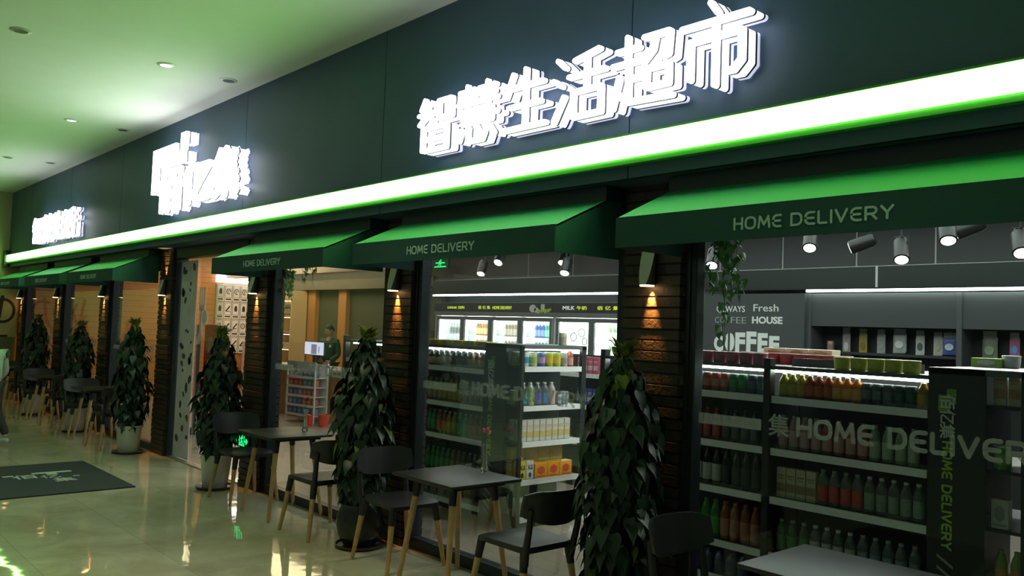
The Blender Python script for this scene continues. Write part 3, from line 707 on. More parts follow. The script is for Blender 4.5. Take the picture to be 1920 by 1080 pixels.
for s in (-1,1):
    d.stroke([(-8.31+s*.075,.467),(-8.31+s*.125,.467)], .016, -.0985, -.0965); d.stroke([(-8.31+s*.10,.49),(-8.31+s*.13,.467),(-8.31+s*.10,.444)], .014, -.0985, -.0965)
part(t, 'pictogram', d, GREENX)
t = empty('exit_sign', (-11.3,4.7,2.78), label='small green exit sign hanging inside the shop above the coolers', cat='exit sign')
part(t, 'sign_panel', MB().rbox(-11.62,-11.18,4.68,4.71,2.71,2.87,.004), DARKG)
d = MB(); running_man(d, -11.4, 2.77, .09, 4.672); d.box(-11.56,-11.24,4.674,4.678,2.725,2.745); d.stroke([(-11.28,2.8),(-11.52,2.8)], .02, 4.674, 4.678)
part(t, 'pictogram', d, GREENX)
part(t, 'hanger', MB().tube([(-11.4,4.695,2.87),(-11.4,4.695,3.2)], .006, 6), DARKMETAL)

# ------------------------------------------------------------------ products
_pm = {}
def cmat(c, rough=.4, kind='pack', **k):
    return mat('%s_%02d_%02d_%02d' % (kind, int(c[0]*99), int(c[1]*99), int(c[2]*99)), c, rough, **k)
def proto(kind, a, b=None, c=None):
    """list of (part name, mesh); the first is the body. a, b, c = body, band and cap colours"""
    k = (kind, a, b, c)
    if k in _pm: return _pm[k]
    L = []
    if kind in ('bottle', 'tall_bottle', 'squat_bottle', 'detergent'):
        r, h = {'bottle':(.032,.215), 'tall_bottle':(.036,.255), 'squat_bottle':(.035,.146), 'detergent':(.04,.20)}[kind]
        clear = a[0] > .5 and a[1] > .5 and a[2] > .5
        bm = cmat(a, .12, 'bottle', trans=.85 if clear else .3)
        L.append(('bottle', MB().lathe([(r*.8,0),(r,.006),(r,.06*h/.2),(r*.93,.09*h/.2),(r,.12*h/.2),(r,.135*h/.2),(r*.72,.165*h/.2),(r*.40,.185*h/.2),(r*.40,h*.94)], n=14).mesh('bottle', bm, 45)))
        L.append(('cap', MB().lathe([(r*.46,h*.925),(r*.46,h),(r*.3,h+.001)], n=12).mesh('cap', cmat(c or (.7,.7,.7), .4, 'cap'), 40)))
        if b:
            m = MB().lathe([(r*1.012,.022*h/.2),(r*1.012,.112*h/.2)], n=14); m.f = m.f[:14]; m.m = m.m[:14]
            L.append(('paper_band', m.mesh('paper_band', cmat(b, .45, 'band', noise=.35, nscale=70), 45)))
    elif kind in ('can', 'tin', 'jar'):
        r, h = {'can':(.032,.120), 'tin':(.045,.122), 'jar':(.038,.11)}[kind]
        L.append((kind, MB().lathe([(r*.9,0),(r,.006),(r,h-.012),(r*.88,h-.002),(r*.8,h-.004)], n=16).mesh(kind, cmat(a, .3, 'can', noise=.25, nscale=40), 45)))
        L.append(('lid', MB().lathe([(r*.9,h-.003),(r*.93,h+.004),(r*.84,h+.004),(r*.82,h)], n=16).mesh('lid', cmat(c or (.6,.62,.62), .3, 'lid', metal=.3), 40)))
        if b:
            m = MB().lathe([(r*1.01,h*.25),(r*1.01,h*.68)], n=16); m.f = m.f[:16]; m.m = m.m[:16]
            L.append(('paper_band', m.mesh('paper_band', cmat(b, .45, 'band', noise=.35, nscale=70), 45)))
    elif kind in ('carton', 'tall_carton'):
        w, d, h = {'carton':(.068,.06,.185), 'tall_carton':(.062,.05,.19)}[kind]
        L.append(('carton', MB().rbox(-w/2,w/2,-d/2,d/2,0,h,.003).mesh('carton', cmat(a, .4, 'carton', noise=.06, nscale=30))))
        m = MB().box(-w*.46,w*.46,-d/2-.0015,-d/2,h*.20,h*.48).box(-w*.38,w*.38,-d/2-.0015,-d/2,h*.70,h*.76).box(-w*.30,w*.30,-d/2-.0015,-d/2,h*.62,h*.655)
        L.append(('print_panel', m.mesh('print_panel', cmat(b or (.8,.6,.2), .5, 'band', noise=.3, nscale=60))))
    elif kind == 'noodle_cup':
        L.append(('noodle_cup', MB().lathe([(.043,0),(.045,.003),(.0495,.066),(.052,.068),(.052,.073)], n=20).mesh('noodle_cup', cmat(a, .4, 'cup', noise=.5, nscale=32), 45)))
        L.append(('foil_lid', MB().lathe([(.051,.0735),(.049,.076),(.01,.076)], n=20).mesh('foil_lid', cmat(c or (.75,.75,.72), .35, 'lid'), 40)))
        m = MB().lathe([(.0472,.018),(.0494,.056)], n=20); m.f = m.f[:9]; m.m = m.m[:9]
        L.append(('print_panel', m.mesh('print_panel', cmat(b or (.8,.7,.6), .45, 'band', noise=.35, nscale=70), 45)))
    elif kind in ('box', 'wide_box', 'flat_box'):
        w, d, h = {'box':(.085,.06,.155), 'wide_box':(.15,.08,.13), 'flat_box':(.17,.12,.055)}[kind]
        L.append(('box', MB().rbox(-w/2,w/2,-d/2,d/2,0,h,.003).mesh('box', cmat(a, .45, 'carton', noise=.12, nscale=25))))
        m = MB()
        if isinstance(b, str):
            put_text(m, b, (0,-d/2-.0015,h*.52), h*.27, w*.72, .0015, 0, .04)
            m.prism([(w*.0+.30*h*.45*cos(q)*.8, h*.24+.30*h*.5*sin(q)) for q in [2*pi*j/9 for j in range(9)]], -d/2-.0015, -d/2)
            L.append(('box_lettering', m.mesh('box_lettering', cmat(c or (.02,.02,.02), .5, 'ink'))))
        else:
            m.prism([(w*.28*cos(q)*(1+.15*(j%2)), h*.52+h*.26*sin(q)*(1+.15*(j%2))) for j, q in enumerate([2*pi*j/12 for j in range(12)])], -d/2-.0015, -d/2)
            m.box(-w*.4,w*.4,-d/2-.0015,-d/2,h*.10,h*.17)
            L.append(('print_panel', m.mesh('print_panel', cmat(b or (.7,.1,.05), .5, 'band', noise=.3, nscale=60))))
    elif kind in ('pouch', 'hang_card'):
        w, h, d = {'pouch':(.17,.22,.035), 'hang_card':(.13,.24,.012)}[kind]
        n = 8; vs = []; fs = []
        for s in (-1,1):
            for i in range(n+1):
                for j in range(n+1):
                    u, v = -1+2*i/n, -1+2*j/n
                    vs.append((u*w/2*(1-.04*(1-v*v)), s*d/2*(1-u*u)**.6*(1-v*v)**.6, -h/2+v*h/2))
        I = lambda s,i,j: s*(n+1)**2+i*(n+1)+j
        for s in (0,1):
            for i in range(n):
                for j in range(n): fs.append((I(s,i,j),I(s,i+1,j),I(s,i+1,j+1),I(s,i,j+1)))
        L.append(('pack', MB().add(vs, fs).mesh('pack', cmat(a, .35, 'foil', noise=.35, nscale=16), 60)))
        L.append(('header_card', MB().box(-w*.42,w*.42,-.004,.004,-.005,.06).mesh('header_card', cmat(c or (.5,.5,.48), .5, 'band', noise=.25, nscale=50))))
        m = MB().prism([(w*.3*cos(q), -h*.55+h*.2*sin(q)) for q in [2*pi*j/12 for j in range(12)]], -d/2-.004, -d/2*.86)
        L.append(('print_panel', m.mesh('print_panel', cmat(b or (.8,.8,.8), .45, 'band', noise=.35, nscale=60))))
    _pm[k] = L
    return L
def put(kind, cols, loc, rz, name, label, cat, group):
    L = proto(kind, *cols)
    o = link(name, L[0][1], None, loc, rz); tag(o, label, cat, group)
    for nm, me in L[1:]: link(nm, me, o)
    return o
def run(kind, cols, n, start, step, rz, name, cat, desc, place, group, jz=.0):
    """n like things in a row along step; desc is the look, place says where"""
    s = Vector(start); st = Vector(step)
    for i in range(n):
        o_ = ORD[i]+' ' if n > 1 else ''
        put(kind, cols, s+st*i+Vector((0, random.uniform(-.004,.004), 0)) if st.x else s+st*i, rz+random.uniform(-.12,.12)*(0 if 'box' in kind or 'carton' in kind else 1), name,
            (o_+desc+(' from the left' if n > 1 else '')+', '+place), cat, group)
    return s+st*n

# ------------------------------------------------------------------ display shelving parallel to the windows
ZS = [.10, .335, .69, 1.00, 1.335]           # shelf tops of the long side
ZE = [.10, .415, .74, 1.05, 1.39]            # shelf tops of the end bay
LIME = mat('lime_lettering', (.42,.62,.08), .5)
LIMEBOX = mat('lime_logo_block', (.22,.42,.06), .5)
PALETXT = mat('pale_logo_lettering', (.75,.78,.72), .5)
GUNMETAL = mat('gunmetal_panel', (.022,.026,.026), .38)
def gondola(xe, label):
    x0 = xe-2.97; yf, ym, yb = 1.04, 1.44, 1.84
    t = empty('display_shelving', ((x0+xe)/2, ym, 0), label=label, cat='shelving unit')
    part(t, 'plinth', MB().box(x0+.02, xe-.02, yf+.04, yb-.04, 0, .08), DARKSHELF)
    for a_, c_ in ((x0+1.50,x0+1.80),(x0+2.0,x0+2.35)): part(t, 'upstand', MB().box(a_, c_, yf+.22, yf+.235, 1.532, 1.585), mat('grey_shelf_top', (.13,.14,.14), .4))
    part(t, 'back_panel', MB().box(x0+.02, xe-.35, ym-.015, ym+.015, .08, 1.50), DARKSHELF)
    part(t, 'top_board', MB().box(x0, xe-.50, yf-.002, yb+.002, 1.508, 1.532), mat('grey_shelf_top', (.13,.14,.14), .4))
    part(t, 'led_tube', MB().box(x0+.06, xe-.52, yf+.085, yf+.105, 1.488, 1.506), LEDSOFT)
    for px in (x0, x0+1.43, ):
        part(t, 'upright', MB().rbox(px, px+.05, yf-.012, yf+.05, 0, 1.58, .004).box(px+.01, px+.04, ym-.03, ym+.03, 0, 1.56), GUNMETAL)
    for z in ZS:
        for xa, xb in ((x0+.05, x0+1.43), (x0+1.48, xe-.505)):
            sh = part(t, 'shelf', MB().box(xa, xb, yf+.012, ym-.02, z-.018, z).box(xa, xb, ym+.02, yb-.01, z-.018, z), DARKSHELF)
            part(t, 'price_strip', MB().box(xa+.004, xb-.004, yf+.0, yf+.0115, z-.044, z+.002), STRIPLAB, parent=sh)
            part(t, 'front_rail', MB().box(xa+.004, xb-.004, yf+.012, yf+.014, z+.003, z+.028), glass_rail, parent=sh)
    # end bay: lettered side panel, posts, shelves facing +x
    sp = part(t, 'side_panel', MB().box(xe-.50, xe-.205, yf-.012, yf+.01, 0, 1.575), GUNMETAL)
    part(t, 'end_post', MB().rbox(xe-.035, xe, yf-.012, yf+.02, 0, 1.575, .003), GUNMETAL)
    part(t, 'end_post', MB().rbox(xe-.035, xe, yb-.06, yb, 0, 1.575, .003), GUNMETAL)
    part(t, 'end_top', MB().box(xe-.50, xe, yf-.012, yb, 1.545, 1.58), mat('grey_shelf_top', (0,0,0)))
    part(t, 'end_back', MB().box(xe-.35, xe-.335, yf+.012, yb, .08, 1.545), DARKSHELF)
    part(t, 'end_led', MB().box(xe-.05, xe-.04, yf+.05, yb-.08, 1.532, 1.544), LEDSOFT)
    for z in ZE:
        sh = part(t, 'end_shelf', MB().box(xe-.33, xe-.010, yf+.03, yb-.065, z-.018, z), DARKSHELF)
        part(t, 'price_strip', MB().box(xe-.009, xe+.003, yf+.025, yb-.065, z-.044, z+.002), STRIPLAB, parent=sh)
    d = MB(); X, y = xe-.395, yf-.016
    d.box(X-.005, X+.045, y, y+.002, 1.385, 1.465); part(t, 'logo_block', MB().add(d.v, d.f).box(X-.05,X+.012,y+.0005,y+.0025,1.34,1.43), LIMEBOX, parent=sp)
    d = MB(); Mv = lambda z: Matrix.Translation((X, y-.001, z)) @ Matrix.Rotation(pi/2, 4, 'Y')
    for ch, z in (('佰',1.395),('亿',1.312),('集',1.232)): put_text(d, ch, (0,0,-.039), .078, .078, .002, 0, .03, Mv(z))
    part(t, 'logo_lettering', d, PALETXT, parent=sp)
    d = MB(); stroke_text(d, 'HOME DELIVERY', 0, .58, -.028, .056, 0, .002, .2, 0, Mv(1.172))
    part(t, 'side_lettering', d, LIME, parent=sp)
    d = MB()
    for k in range(8): z = .56-k*.062; d.add([(X-.05,y,z),(X-.05,y,z-.016),(X+.035,y,z-.072),(X+.035,y,z-.056)]+[(X-.05,y+.002,z),(X-.05,y+.002,z-.016),(X+.035,y+.002,z-.072),(X+.035,y+.002,z-.056)], [(0,1,2,3),(7,6,5,4),(0,4,5,1),(1,5,6,2),(2,6,7,3),(3,7,4,0)])
    part(t, 'side_stripes', d, mat('pale_green_stripe', (.30,.36,.24), .5), parent=sp)
    return t
glass_rail = glass_mat('clear_rail', (.93,.96,.95), .5)
XA, XB = -5.32, -1.45
gondola(XA, 'dark shelving unit seen through the cooler window, lettered side panel behind the vase')
gondola(XB, 'dark shelving unit seen through the coffee-mural window, lettered side panel at right')

YP = 1.115
RT, LT = 'of right-hand shelving', 'of shelving behind second table'
def front(x, z, n, kind, cols, name, cat, desc, place, group, step):
    return run(kind, cols, n, (x, YP, z+.001), (step,0,0), 0, name, cat, desc, place, group).x
R_=lambda s: s+' '+RT
# right unit, narrow left bay  (x -3.52 .. -3.0)
G = 'drinks on the right-hand shelving'
x = -3.62
for n, c, b, nm in ((2,(.05,.12,.22),(.5,.6,.6),'blue can'),(3,(.40,.08,.05),(.6,.3,.2),'red can'),(2,(.03,.20,.08),(.1,.35,.15),'green can'),(2,(.06,.10,.13),(.14,.2,.24),'dark blue can')):
    x = front(x, ZS[4], n, 'can', (c,b,(.8,.82,.82)), 'drink_can', 'can', nm, R_('left bay top shelf'), G, .071)
x = -3.62
for n, c, b, cp, nm in ((4,(.30,.05,.04),(.5,.12,.1),(.5,.05,.05),'red bottle'),(4,(.03,.06,.05),(.12,.14,.12),(.05,.05,.05),'dark bottle')):
    x = front(x, ZS[3], n, 'bottle', (c,b,cp), 'drink_bottle', 'bottle', nm, R_('left bay second shelf'), G, .075)
x = -3.62
for n, c, b, cp, nm in ((4,(.02,.03,.03),(.50,.52,.48),(.05,.05,.05),'black bottle with white band'),(4,(.02,.04,.03),(.04,.06,.05),(.05,.06,.05),'black bottle with dark band')):
    x = front(x, ZS[2], n, 'tall_bottle', (c,b,cp), 'drink_bottle', 'bottle', nm, R_('left bay third shelf'), G, .078)
x = -3.62
for n, c, b, cp, nm in ((4,(.05,.28,.06),(.12,.35,.10),(.05,.3,.08),'green soda bottle'),(4,(.35,.10,.03),(.45,.20,.14),(.45,.10,.05),'orange soda bottle')):
    x = front(x, ZS[1], n, 'tall_bottle', (c,b,cp), 'drink_bottle', 'bottle', nm, R_('left bay fourth shelf'), G, .078)
x = -3.62
front(x, ZS[0], 6, 'squat_bottle', ((.10,.20,.26),(.06,.12,.2),(.1,.2,.3)), 'drink_bottle', 'bottle', 'small blue water bottle', R_('left bay bottom shelf'), G, .09)
# right unit, wide bay (x -2.93 .. -1.98)
x = -2.885
for n, c, b, cp, kind, nm in ((3,(.42,.36,.02),(.5,.42,.05),(.75,.7,.1),'squat_bottle','yellow drink bottle'),(3,(.38,.06,.01),(.5,.12,.03),(.75,.5,.3),'squat_bottle','red drink bottle'),(3,(.75,.24,.02),(.8,.4,.1),(.75,.72,.68),'squat_bottle','orange drink bottle'),
                               (3,(.06,.075,.085),(.14,.17,.19),(.75,.77,.77),'can','dark grey can'),(2,(.015,.06,.05),(.02,.12,.08),(.7,.72,.72),'can','dark green can'),(1,(.5,.30,.03),(.5,.34,.04),(.7,.5,.1),'squat_bottle','golden drink bottle')):
    x = front(x, ZS[4], n, kind, (c,b,cp), 'drink_can' if kind == 'can' else 'drink_bottle', 'can' if kind == 'can' else 'bottle', nm, R_('wide bay top shelf'), G, .0605 if kind != 'can' else .066)
x = -2.885
for n, c, b, cp, nm in ((4,(.45,.28,.24),(.5,.33,.3),(.3,.3,.3),'pink milk tea bottle'),(4,(.42,.10,.07),(.6,.3,.26),(.3,.3,.3),'red milk tea bottle'),(4,(.28,.38,.22),(.4,.48,.34),(.3,.32,.3),'green milk tea bottle')):
    x = front(x, ZS[3], n, 'bottle', (c,b,cp), 'drink_bottle', 'bottle', nm, R_('wide bay second shelf'), G, .075)
x = -2.885
x = front(x, ZS[2], 4, 'tall_carton', ((.58,.52,.36),(.30,.24,.12)), 'drink_carton', 'carton', 'beige drink carton', R_('wide bay third shelf'), G, .068)+.005
x = front(x, ZS[2], 4, 'bottle', ((.6,.7,.66),(.55,.07,.05),(.15,.35,.25)), 'drink_bottle', 'bottle', 'clear bottle with red band', R_('wide bay third shelf'), G, .073)
front(x, ZS[2], 5, 'bottle', ((.55,.66,.62),(.25,.33,.28),(.6,.63,.6)), 'drink_bottle', 'bottle', 'clear water bottle', R_('wide bay third shelf'), G, .072)
x = -2.885
x = front(x, ZS[1], 3, 'bottle', ((.03,.12,.06),(.05,.22,.08),(.3,.34,.32)), 'drink_bottle', 'bottle', 'green tea bottle', R_('wide bay fourth shelf'), G, .076)
x = front(x, ZS[1], 4, 'bottle', ((.55,.66,.62),(.48,.5,.44),(.6,.62,.58)), 'drink_bottle', 'bottle', 'clear bottle with white band', R_('wide bay fourth shelf'), G, .076)
front(x, ZS[1], 5, 'bottle', ((.55,.66,.66),(.18,.26,.28),(.3,.34,.34)), 'drink_bottle', 'bottle', 'shrink-wrapped water bottle', R_('wide bay fourth shelf'), G, .076)
# on top of the right unit
G2 = 'noodle cups on the right-hand shelving top'
T = 'on top '+RT
zt = 1.533
run('noodle_cup', ((.52,.20,.28),(.78,.52,.58),(.8,.6,.62)), 7, (-3.70,1.11,zt), (.106,0,0), 0, 'noodle_cup', 'noodle cup', 'pale pink noodle cup', T, G2)
run('noodle_cup', ((.70,.09,.10),(.75,.30,.28),(.8,.5,.45)), 8, (-3.40,1.48,zt), (.106,0,0), 0, 'noodle_cup', 'noodle cup', 'red noodle cup', T, G2)
run('flat_box', ((.85,.80,.62),(.60,.45,.25)), 3, (-3.22,1.60,zt+.056), (.176,0,0), 0, 'snack_box', 'box', 'cream snack box', T, 'boxes on the shelving top')
for i in range(3): put('flat_box', ((.45,.10,.10),(.6,.4,.3)), (-3.22+.176*i,1.60,zt), 0, 'snack_box', ORD[i]+' dark red box under cream boxes on top '+RT, 'box', 'boxes on the shelving top')
run('noodle_cup', ((.62,.66,.10),(.66,.48,.58),(.85,.85,.55)), 5, (-2.50,1.12,zt), (.105,0,0), 0, 'noodle_cup', 'noodle cup', 'lime green noodle cup', T, G2)
for i, (x, c, nm) in enumerate(((-1.86,(.40,.60,.10),'lime'),(-1.74,(.75,.77,.72),'white'),(-1.62,(.75,.77,.72),'white'),(-1.50,(.75,.77,.72),'white'))):
    put('flat_box' if i == 0 else 'noodle_cup', (c,(.8,.8,.78),(.8,.8,.78)), (x,1.70,1.581), 0, 'snack_tub', ['lime box','first white tub','second white tub','third white tub'][i]+' behind the lettered end, on top '+RT, 'tub', 'tubs on the shelving end')
# right unit end bay, seen through its side opening
def side(x, z, kind, cols, n, name, cat, desc, place, group, step=.085, y=1.115): run(kind, cols, n, (x,y,z+.001), (step,0,0), 0, name, cat, desc, place, group)
G3 = 'goods in the end bay of the right-hand shelving'
side(XB-.155, ZE[4], 'tall_carton', ((.50,.42,.32),(.40,.22,.14)), 2, 'paper_roll_pack', 'pack', 'beige roll pack', 'top shelf beside the lettered panel at right', G3, .072)
side(XB-.150, ZE[3], 'tin', ((.10,.30,.04),(.2,.4,.1),(.6,.65,.6)), 1, 'green_tin', 'tin', 'green tin', 'second shelf beside the lettered panel at right', G3)
side(XB-.150, ZE[2], 'box', ((.50,.50,.48),(.3,.3,.3)), 1, 'paper_pack', 'pack', 'white paper pack', 'third shelf beside the lettered panel at right', G3)
side(XB-.150, ZE[1], 'bottle', ((.3,.4,.1),(.5,.25,.1),(.2,.3,.1)), 2, 'sauce_bottle', 'bottle', 'olive bottle', 'fourth shelf beside the lettered panel at right', G3, .075)

# left unit long side (x -6.7 .. -5.85 in view)
G4 = 'drinks on the shelving behind the second table'
L_=lambda s: s+' '+LT
x = -6.72
for n, c, b, cp, nm in ((2,(.06,.07,.05),(.4,.36,.28),(.7,.7,.66),'dark bottle'),(2,(.72,.70,.64),(.6,.58,.5),(.75,.74,.7),'white bottle'),(3,(.03,.03,.03),(.08,.08,.08),(.7,.7,.68),'black bottle'),(3,(.28,.16,.08),(.5,.36,.22),(.74,.7,.62),'brown bottle')):
    x = front(x, ZS[4], n, 'squat_bottle', (c,b,cp), 'drink_bottle', 'bottle', nm, L_('top shelf'), G4, .088)
x = -6.72
for n, c, b, nm in ((3,(.40,.30,.12),(.5,.42,.22),'tan tea bottle'),(4,(.42,.40,.04),(.5,.48,.12),'yellow tea bottle'),(4,(.30,.24,.12),(.42,.36,.22),'brown tea bottle')):
    x = front(x, ZS[3], n, 'bottle', (c,b,(.3,.3,.28)), 'drink_bottle', 'bottle', nm, L_('second shelf'), G4, .080)
x = -6.72
for n, c, b, cp, nm in ((2,(.05,.30,.12),(.1,.35,.15),(.2,.4,.25),'green juice bottle'),(2,(.45,.08,.03),(.55,.14,.05),(.5,.5,.48),'red juice bottle'),(2,(.45,.40,.04),(.5,.45,.1),(.5,.5,.4),'yellow juice bottle'),(2,(.02,.35,.20),(.1,.4,.25),(.2,.45,.3),'teal juice bottle'),(3,(.28,.12,.08),(.35,.2,.14),(.3,.3,.28),'maroon juice bottle')):
    x = front(x, ZS[2], n, 'bottle', (c,b,cp), 'drink_bottle', 'bottle', nm, L_('third shelf'), G4, .080)
x = -6.72
for n, c, b, nm in ((5,(.04,.26,.06),(.08,.32,.1),'bright green bottle'),(3,(.22,.16,.06),(.3,.26,.12),'amber bottle'),(3,(.03,.06,.06),(.08,.1,.1),'black bottle')):
    x = front(x, ZS[1], n, 'bottle', (c,b,(.2,.3,.2)), 'drink_bottle', 'bottle', nm, L_('fourth shelf'), G4, .080)
front(-6.72, ZS[0], 6, 'box', ((.32,.30,.24),(.2,.15,.1)), 'snack_box', 'box', 'dim grey snack box', L_('bottom shelf'), G4, .13)
run('flat_box', ((.80,.68,.03),(.75,.35,.25)), 5, (-6.66,1.14,zt), (.18,0,0), 0, 'snack_box', 'box', 'flat yellow snack box', 'on top '+LT, 'yellow boxes on the shelving top')
# left unit end bay facing right
G5 = 'goods in the lit end bay behind the second table'
EB = 'of the lit end bay'
def endrow(z, items, place, rz=pi/2, x=XA-.055, y0=1.10):
    y = y0
    for n, kind, cols, name, cat, desc, step in items:
        y = run(kind, cols, n, (x, y, z+.001), (0,step,0), rz, name, cat, desc, place+' '+EB, G5).y
endrow(ZE[4], [(1,'tin',((.62,.66,.64),(.02,.28,.48),(.8,.8,.76)),'milk_powder_tin','tin','blue and white tin',.098),(1,'tin',((.52,.58,.32),(.4,.5,.12),(.8,.8,.76)),'milk_powder_tin','tin','pale lime tin',.098),(1,'tin',((.05,.14,.42),(.55,.3,.5),(.8,.8,.76)),'milk_powder_tin','tin','navy blue tin',.098),
               (2,'tin',((.46,.50,.03),(.70,.50,.05),(.8,.8,.76)),'milk_powder_tin','tin','bright lime tin',.098),(1,'jar',((.42,.42,.38),(.3,.3,.26),(.7,.7,.66)),'snack_jar','jar','grey jar',.08),(1,'squat_bottle',((.7,.18,.14),(.75,.35,.3),(.7,.2,.15)),'sauce_bottle','bottle','red sauce bottle',.075)], 'top shelf')
endrow(ZE[3], [(1,'detergent',((.60,.64,.62),(.03,.36,.40),(.7,.72,.7)),'lotion_bottle','bottle','teal label bottle',.086),(1,'detergent',((.48,.56,.34),(.35,.48,.14),(.7,.72,.66)),'lotion_bottle','bottle','pale green bottle',.086),(1,'detergent',((.60,.60,.66),(.10,.10,.42),(.7,.7,.72)),'lotion_bottle','bottle','purple label bottle',.086),
               (1,'detergent',((.62,.64,.66),(.04,.20,.50),(.7,.72,.74)),'lotion_bottle','bottle','blue label bottle',.086),(1,'detergent',((.66,.56,.50),(.55,.36,.30),(.7,.68,.66)),'lotion_bottle','bottle','peach bottle',.086),(2,'jar',((.50,.54,.58),(.36,.40,.46),(.6,.62,.64)),'glass_jar','jar','clear grey jar',.086)], 'second shelf')
endrow(ZE[2], [(8,'carton',((.68,.66,.62),(.70,.52,.16)),'milk_carton','carton','white milk carton',.077)], 'third shelf')
endrow(ZE[1], [(1,'box',((.70,.58,.03),'X-5',(.03,.03,.02)),'snack_box','box','yellow box lettered X-5',.092),(1,'box',((.66,.66,.62),'X-5',(.03,.03,.03)),'snack_box','box','white box lettered X-5',.125),(3,'wide_box',((.80,.34,.01),(.62,.07,.03)),'snack_box','box','orange snack box',.155)], 'fourth shelf')
run('wide_box', ((.52,.40,.06),(.55,.42,.2)), 4, (XA-.16,1.14,ZE[1]+.135), (0,.155,0), pi/2, 'snack_box', 'box', 'upper golden box', 'fourth shelf back row '+EB, G5)
run('wide_box', ((.52,.40,.06),(.5,.42,.2)), 4, (XA-.16,1.14,ZE[1]+.001), (0,.155,0), pi/2, 'snack_box', 'box', 'lower golden box', 'fourth shelf back row '+EB, G5)
endrow(ZE[0], [(2,'box',((.62,.62,.60),(.25,.25,.24)),'snack_box','box','white printed box',.10),(2,'wide_box',((.60,.60,.57),(.2,.2,.2)),'snack_box','box','white box with grey print',.155),(1,'wide_box',((.02,.02,.022),'Salar',(.6,.6,.58)),'snack_box','box','black box with white script',.155)], 'bottom shelf', x=XA-.06)
G6='goods seen through the side of the lit end bay'
for z, kind, cols, name, cat, desc, n in ((ZE[4],'tin',((.30,.32,.10),(.36,.40,.16),(.8,.8,.76)),'olive_tin','tin','olive tin',1),(ZE[3],'tin',((.26,.30,.08),(.3,.34,.12),(.5,.52,.48)),'olive_tin','tin','dull olive tin',1),(ZE[2],'carton',((.36,.40,.38),(.26,.3,.28)),'paper_pack','pack','grey patterned pack',1),(ZE[1],'carton',((.62,.18,.36),(.5,.12,.3)),'pink_pack','pack','pink pack',2),(ZE[0],'tall_bottle',((.6,.68,.62),None,(.5,.55,.5)),'water_bottle','bottle','clear bottle',1)):
    run(kind, cols, n, (XA-.165,1.11,z+.001), (.072,0,0), 0, name, cat, desc, 'beside the lettered panel behind the vase', G6)
put('jar', ((.62,.56,.44),(.5,.44,.34),(.66,.62,.54)), (XA-.10,1.62,1.581), 0, 'snack_jar', 'cream jar standing on top of the lit end bay', 'jar', None)
# second row of shelving deeper in the shop
t = empty('display_shelving', (-5.6,3.35,0), label='second row of dark shelving deeper in the shop, mostly hidden', cat='shelving unit')
part(t, 'shelf_body', MB().box(-8.2,-3.0,3.33,3.37,0,1.45).box(-8.2,-3.0,3.0,3.7,0,.1).box(-8.2,-8.16,3.0,3.7,0,1.45).box(-3.04,-3.0,3.0,3.7,0,1.45), DARKSHELF)
for z in (.5,.9,1.25):
    sh = part(t, 'shelf', MB().box(-8.16,-3.04,3.0,3.33,z-.02,z), DARKSHELF); part(t, 'price_strip', MB().box(-8.16,-3.04,2.988,3.0,z-.044,z+.002), STRIPLAB, parent=sh)
run('carton', ((.62,.12,.2),(.7,.5,.5)), 4, (-6.55,3.09,1.251), (.08,0,0), 0, 'snack_pack', 'pack', 'pink pack', 'far shelving behind the lit end bay', 'packs on the far shelving')
run('carton', ((.08,.12,.35),(.5,.5,.55)), 4, (-6.55,3.09,.901), (.08,0,0), 0, 'snack_pack', 'pack', 'dark blue pack', 'far shelving behind the lit end bay', 'packs on the far shelving')

